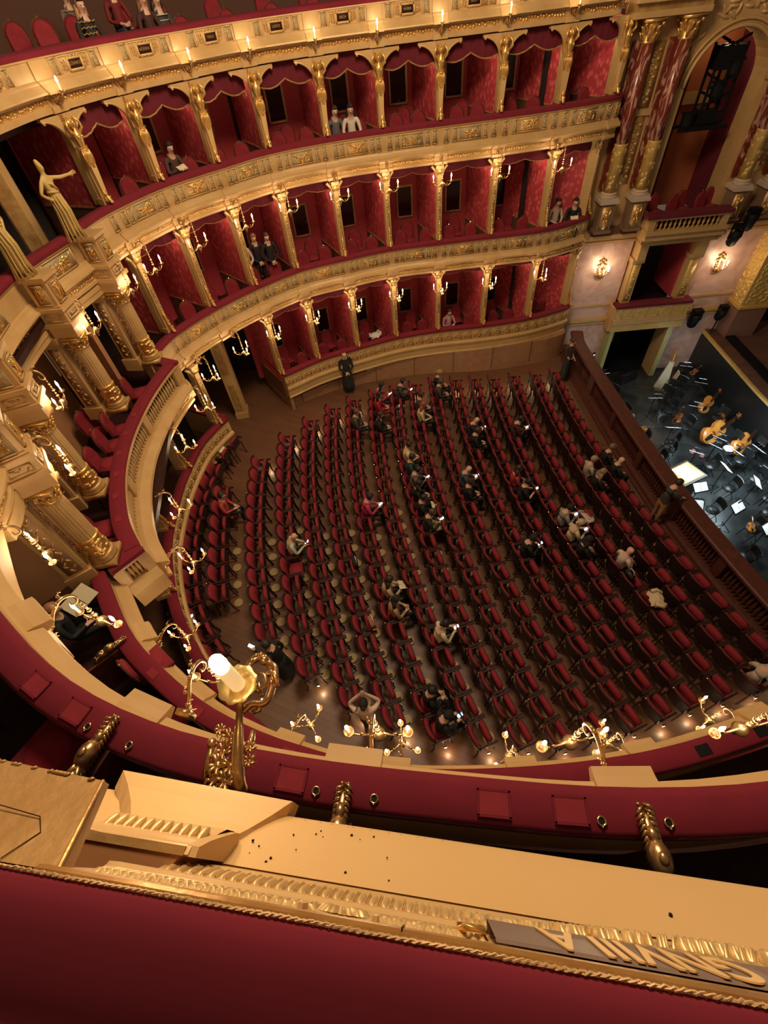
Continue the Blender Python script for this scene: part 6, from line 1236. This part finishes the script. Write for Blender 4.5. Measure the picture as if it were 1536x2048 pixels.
fquad('shaded_block', [(-.12, -.01, 10.06), (.062, -.01, 10.06), (.081, .039, 10.06), (-.12, .050, 10.06), (-.12, -.01, 10.20), (.056, -.01, 10.20), (.081, .039, 10.20), (-.12, .049, 10.20)], mat('block_shade_brown', (.32, .14, .05), .5))  # brown colour stands for shade on top of the block
fstrip('block_moulding', [(.036, 10.203), (.047, 10.198), (.050, 10.185), (.049, 10.170), (.055, 10.163), (.060, 10.14), (.063, 10.12), (.072, 10.10), (.080, 10.07), (.080, 10.03), (.03, 10.03)], -.115, .092, CREAM, True, 1)
fstrip('block_return', [(.034, 10.03), (.034, 10.20), (.048, 10.197), (.058, 10.16), (.070, 10.10), (.078, 10.05), (.078, 10.03)], .084, .104, CREAM, False, 1, True)
for k in range(11):
    q = e0.copy(); COL.objects.link(q); q.parent = ff; q.location = FS(-.098 + k * .0172, .064, 10.126); q.rotation_euler = (.6, 0, FA); q.scale = (1.05, 1.3, .85)
fquad('block_core', [(-.13, .0, 9.92), (.088, .0, 9.92), (.085, .07, 9.92), (-.13, .08, 9.92), (-.13, .0, 10.05), (.100, .0, 10.05), (.092, .072, 10.046), (-.13, .079, 10.036)], LEDGE)
MB().box(FS(-.02, .040, 10.20), (.21, .012, .008), FA).build('beaded_edge', GOLDD, ff)
OGB = mat('old_gilt_board', (.50, .29, .095), .45, .3, (9, (.42, .22, .065), .35, .7), (30, .5, .004))
MB().hexa([FS(*p) for p in ((-.6, .02, 10.40), (.046, .006, 10.40), (.010, .098, 10.345), (-.6, .128, 10.345), (-.6, .0, 10.428), (.044, .004, 10.424), (.010, .100, 10.362), (-.6, .125, 10.370))]).build('worn_gold_board', OGB, ff)
MB().tube([FS(.043, .006, 10.422), FS(.026, .055, 10.392), FS(.009, .100, 10.361)], .0024, 6).build('board_edge', STRIP, ff)
mb = MB(); mb.tube([FS(-.030, .006, 10.425), FS(-.012, .035, 10.405), FS(-.028, .050, 10.398), FS(-.09, .055, 10.398)], .0007, 4); mb.build('board_crack', DWOOD, ff)
mb = MB(); r = random.Random(77)
for k in range(30): q = r.uniform(-.35, .008); mb.ball(FS(q, .099 - .06 * q * .6, 10.364), (.006, .003, .003), 5, 4)
mb.build('flaking_gilt', OGB, ff, True)
# name plate with carved foliage
fstrip('name_plate', [(.0095, 10.402), (.0125, 10.395), (.024, 10.30), (.024, 10.295), (.01, 10.295)], .53, 1.5, mat('slate_plate', (.20, .13, .10), .5), False, 1)
nrm = math.atan2(.095, .0115)
o = letters('GNVIII A', .115, mat('plate_gold', (.72, .45, .18), .5), ff, (0, 0, 0), (0, 0, 0), 'composer_name', .0008)
tw = max(v.co.x for v in o.data.vertices) - min(v.co.x for v in o.data.vertices); th = max(v.co.y for v in o.data.vertices) - min(v.co.y for v in o.data.vertices); c = FS(.690, .0192, 10.352); X = -FT; Y = (Vector((0, 0, .0)) + Vector((0, 0, .995)) - FN * .12).normalized(); Zv = X.cross(Y)
o.matrix_world = Matrix(((X.x * .21 / tw, Y.x * .088 / th, Zv.x, c.x), (X.y * .21 / tw, Y.y * .088 / th, Zv.y, c.y), (X.z, Y.z * .088 / th, Zv.z, c.z), (0, 0, 0, 1)))
mb = MB(); r = random.Random(21)
for k in range(110): s = .50 + k * .0062; h = .018 * math.sin(PI * min(1, max(0, (k - 8) / 84))); q = r.uniform(-.8, .8); u = FT * math.sin(q) + Vector((0, 0, math.cos(q))); v = FT * math.cos(q) - Vector((0, 0, math.sin(q))); mb.bump(FS(s, .022 + h * .25, 10.285 + r.uniform(-.012, .006)), u, v, FN, .013, .0035, .006 + h * .4)
mb.build('plate_foliage', PGOLD, ff, True)
mb = MB(); mb.tube([FS(.49, .010, 10.35), FS(.50, .016, 10.375), FS(.52, .016, 10.37), FS(.525, .014, 10.34), FS(.505, .014, 10.335)], .0035, 6); mb.build('plate_scroll', GOLD, ff, True)
# the lamp below the camera
t = thing('foreground_lamp', 'large gilded single-candle wall lamp with scrolling arm rising in front of the cream ledge', 'lamp')
m = MB(); m.tube(sm([(-.415, -7.915, 9.74), (-.412, -7.90, 9.77), (-.409, -7.835, 9.79), (-.404, -7.77, 9.80), (-.395, -7.72, 9.82), (-.383, -7.70, 9.855)]), smr([.014, .015, .012, .010, .009, .012]), 12)
for s in (-1, 1): m.tube(sm([(-.413 + s * .011, -7.90, 9.775), (-.409 + s * .012, -7.835, 9.795), (-.404 + s * .008, -7.77, 9.805)]), .0035, 6)
m.lathe([(.010, -.03), (.018, -.026), (.020, -.02), (.014, -.014)], 12, (-.383, -7.70, 9.87)); m.build('arm', BRONZE, t, True)
m = MB(); m.tube(sm([(-.395, -7.745, 9.80), (-.37, -7.728, 9.80), (-.335, -7.732, 9.80), (-.313, -7.69, 9.80), (-.318, -7.63, 9.80), (-.350, -7.60, 9.80), (-.379, -7.625, 9.80), (-.376, -7.665, 9.80), (-.355, -7.685, 9.80), (-.345, -7.71, 9.795)]), smr([.008, .009, .010, .0115, .012, .012, .010, .009, .007, .005]), 10)
m.tube(sm([(-.345, -7.655, 9.812), (-.330, -7.665, 9.815), (-.328, -7.69, 9.815), (-.343, -7.695, 9.812), (-.348, -7.68, 9.81)]), .006, 8); m.tube(sm([(-.318, -7.63, 9.81), (-.300, -7.645, 9.815), (-.297, -7.68, 9.812), (-.305, -7.70, 9.805)]), smr([.007, .008, .006, .003]), 8)
for k in range(9): q = -.3 + k * .42; m.ball((-.345 + .034 * math.cos(q), -7.665 + .068 * math.sin(q), 9.812), (.0065, .0065, .006), 6, 4)
m.tube([(-.325, -7.66, 9.81), (-.30, -7.665, 9.82), (-.296, -7.70, 9.81)], [.008, .008, .004], 6); m.tube([(-.34, -7.72, 9.80), (-.355, -7.745, 9.79), (-.372, -7.748, 9.79)], [.008, .009, .006], 6); m.ball((-.33, -7.62, 9.812), .014, 8, 5); m.ball((-.352, -7.69, 9.80), .013, 8, 5); m.build('scroll', BRONZE, t, True)
m = MB(); r = random.Random(8)
for x, y, z, g in [(-.47, -7.85, 9.76, .020), (-.455, -7.82, 9.76, .017), (-.44, -7.79, 9.77, .014), (-.435, -7.86, 9.765, .019), (-.48, -7.88, 9.75, .018), (-.45, -7.89, 9.76, .02), (-.43, -7.80, 9.78, .012), (-.385, -7.86, 9.77, .012), (-.38, -7.83, 9.78, .011), (-.46, -7.77, 9.775, .011)]:
    m.ball((x, y, z), (g * .62, g * .7, g * .6), 8, 5)
    for k in range(7): q = k * .9 + r.uniform(0, .5); m.tube([(x, y, z), (x + g * 1.0 * math.cos(q), y + g * 1.1 * math.sin(q), z + .012), (x + g * 1.7 * math.cos(q + .5), y + g * 1.7 * math.sin(q + .5), z + .004)], [g * .28, g * .33, g * .08], 6)
m.tube([(-.505, -7.87, 9.75), (-.497, -7.83, 9.76), (-.485, -7.80, 9.765)], [.010, .008, .011], 6); m.ball((-.485, -7.795, 9.77), .013, 8, 5); m.tube([(-.40, -7.84, 9.78), (-.378, -7.815, 9.78), (-.372, -7.79, 9.78)], [.008, .01, .005], 6); m.build('leaf_cluster', BRONZE, t, True)
m = MB(); n = 28; pr = [(.012, -.018), (.024, -.012), (.046, .0), (.052, .006), (.050, .009), (.030, .001), (.0, .0)]; vs = []; fs = []
for rr, z in pr:
    for k in range(n): q = 2 * PI * k / n; w = rr * (1 + (.06 * math.sin(q * 9) if rr > .04 else 0)); vs.append((-.383 + w * math.cos(q), -7.70 + w * math.sin(q), 9.875 + z))
for i in range(len(pr) - 1):
    for k in range(n): fs.append((i * n + k, i * n + (k + 1) % n, (i + 1) * n + (k + 1) % n, (i + 1) * n + k))
m.add(vs, fs).build('drip_pan', mat('old_brass', (.75, .55, .22), .35, .75, (40, (.5, .34, .12), .35, .7), (60, .4, .003)), t, True)
m = MB(); m.lathe([(.012, -.05), (.022, -.035), (.026, -.028), (.016, -.018)], 12, (-.383, -7.70, 9.875)); m.build('pan_finial', BRONZE, t, True)
MB().lathe([(.0195, .0), (.0195, .115), (.0185, .12)], 24, (-.383, -7.70, 9.877)).build('candle', CANDLE, t, True); MB().lathe([(.0185, .12), (.0195, .135), (.018, .158), (.012, .170), (.002, .174)], 20, (-.383, -7.70, 9.877)).build('bulb', BULB, t, True)
lamp('foreground_lamp_light', (-.383, -7.70, 10.10), 2.2, (1.0, .64, .31), .03)
# second small bracket of the next tier seen behind that lamp's arm is one of the lamps under the near second tier
# hidden prototypes go
for o in list(bpy.data.objects):
    if o.parent is None and o.type == 'MESH' and o.name.split('.')[0] in ('relief_panel', 'narrow_panel', 'scroll_panel'): bpy.data.objects.remove(o)
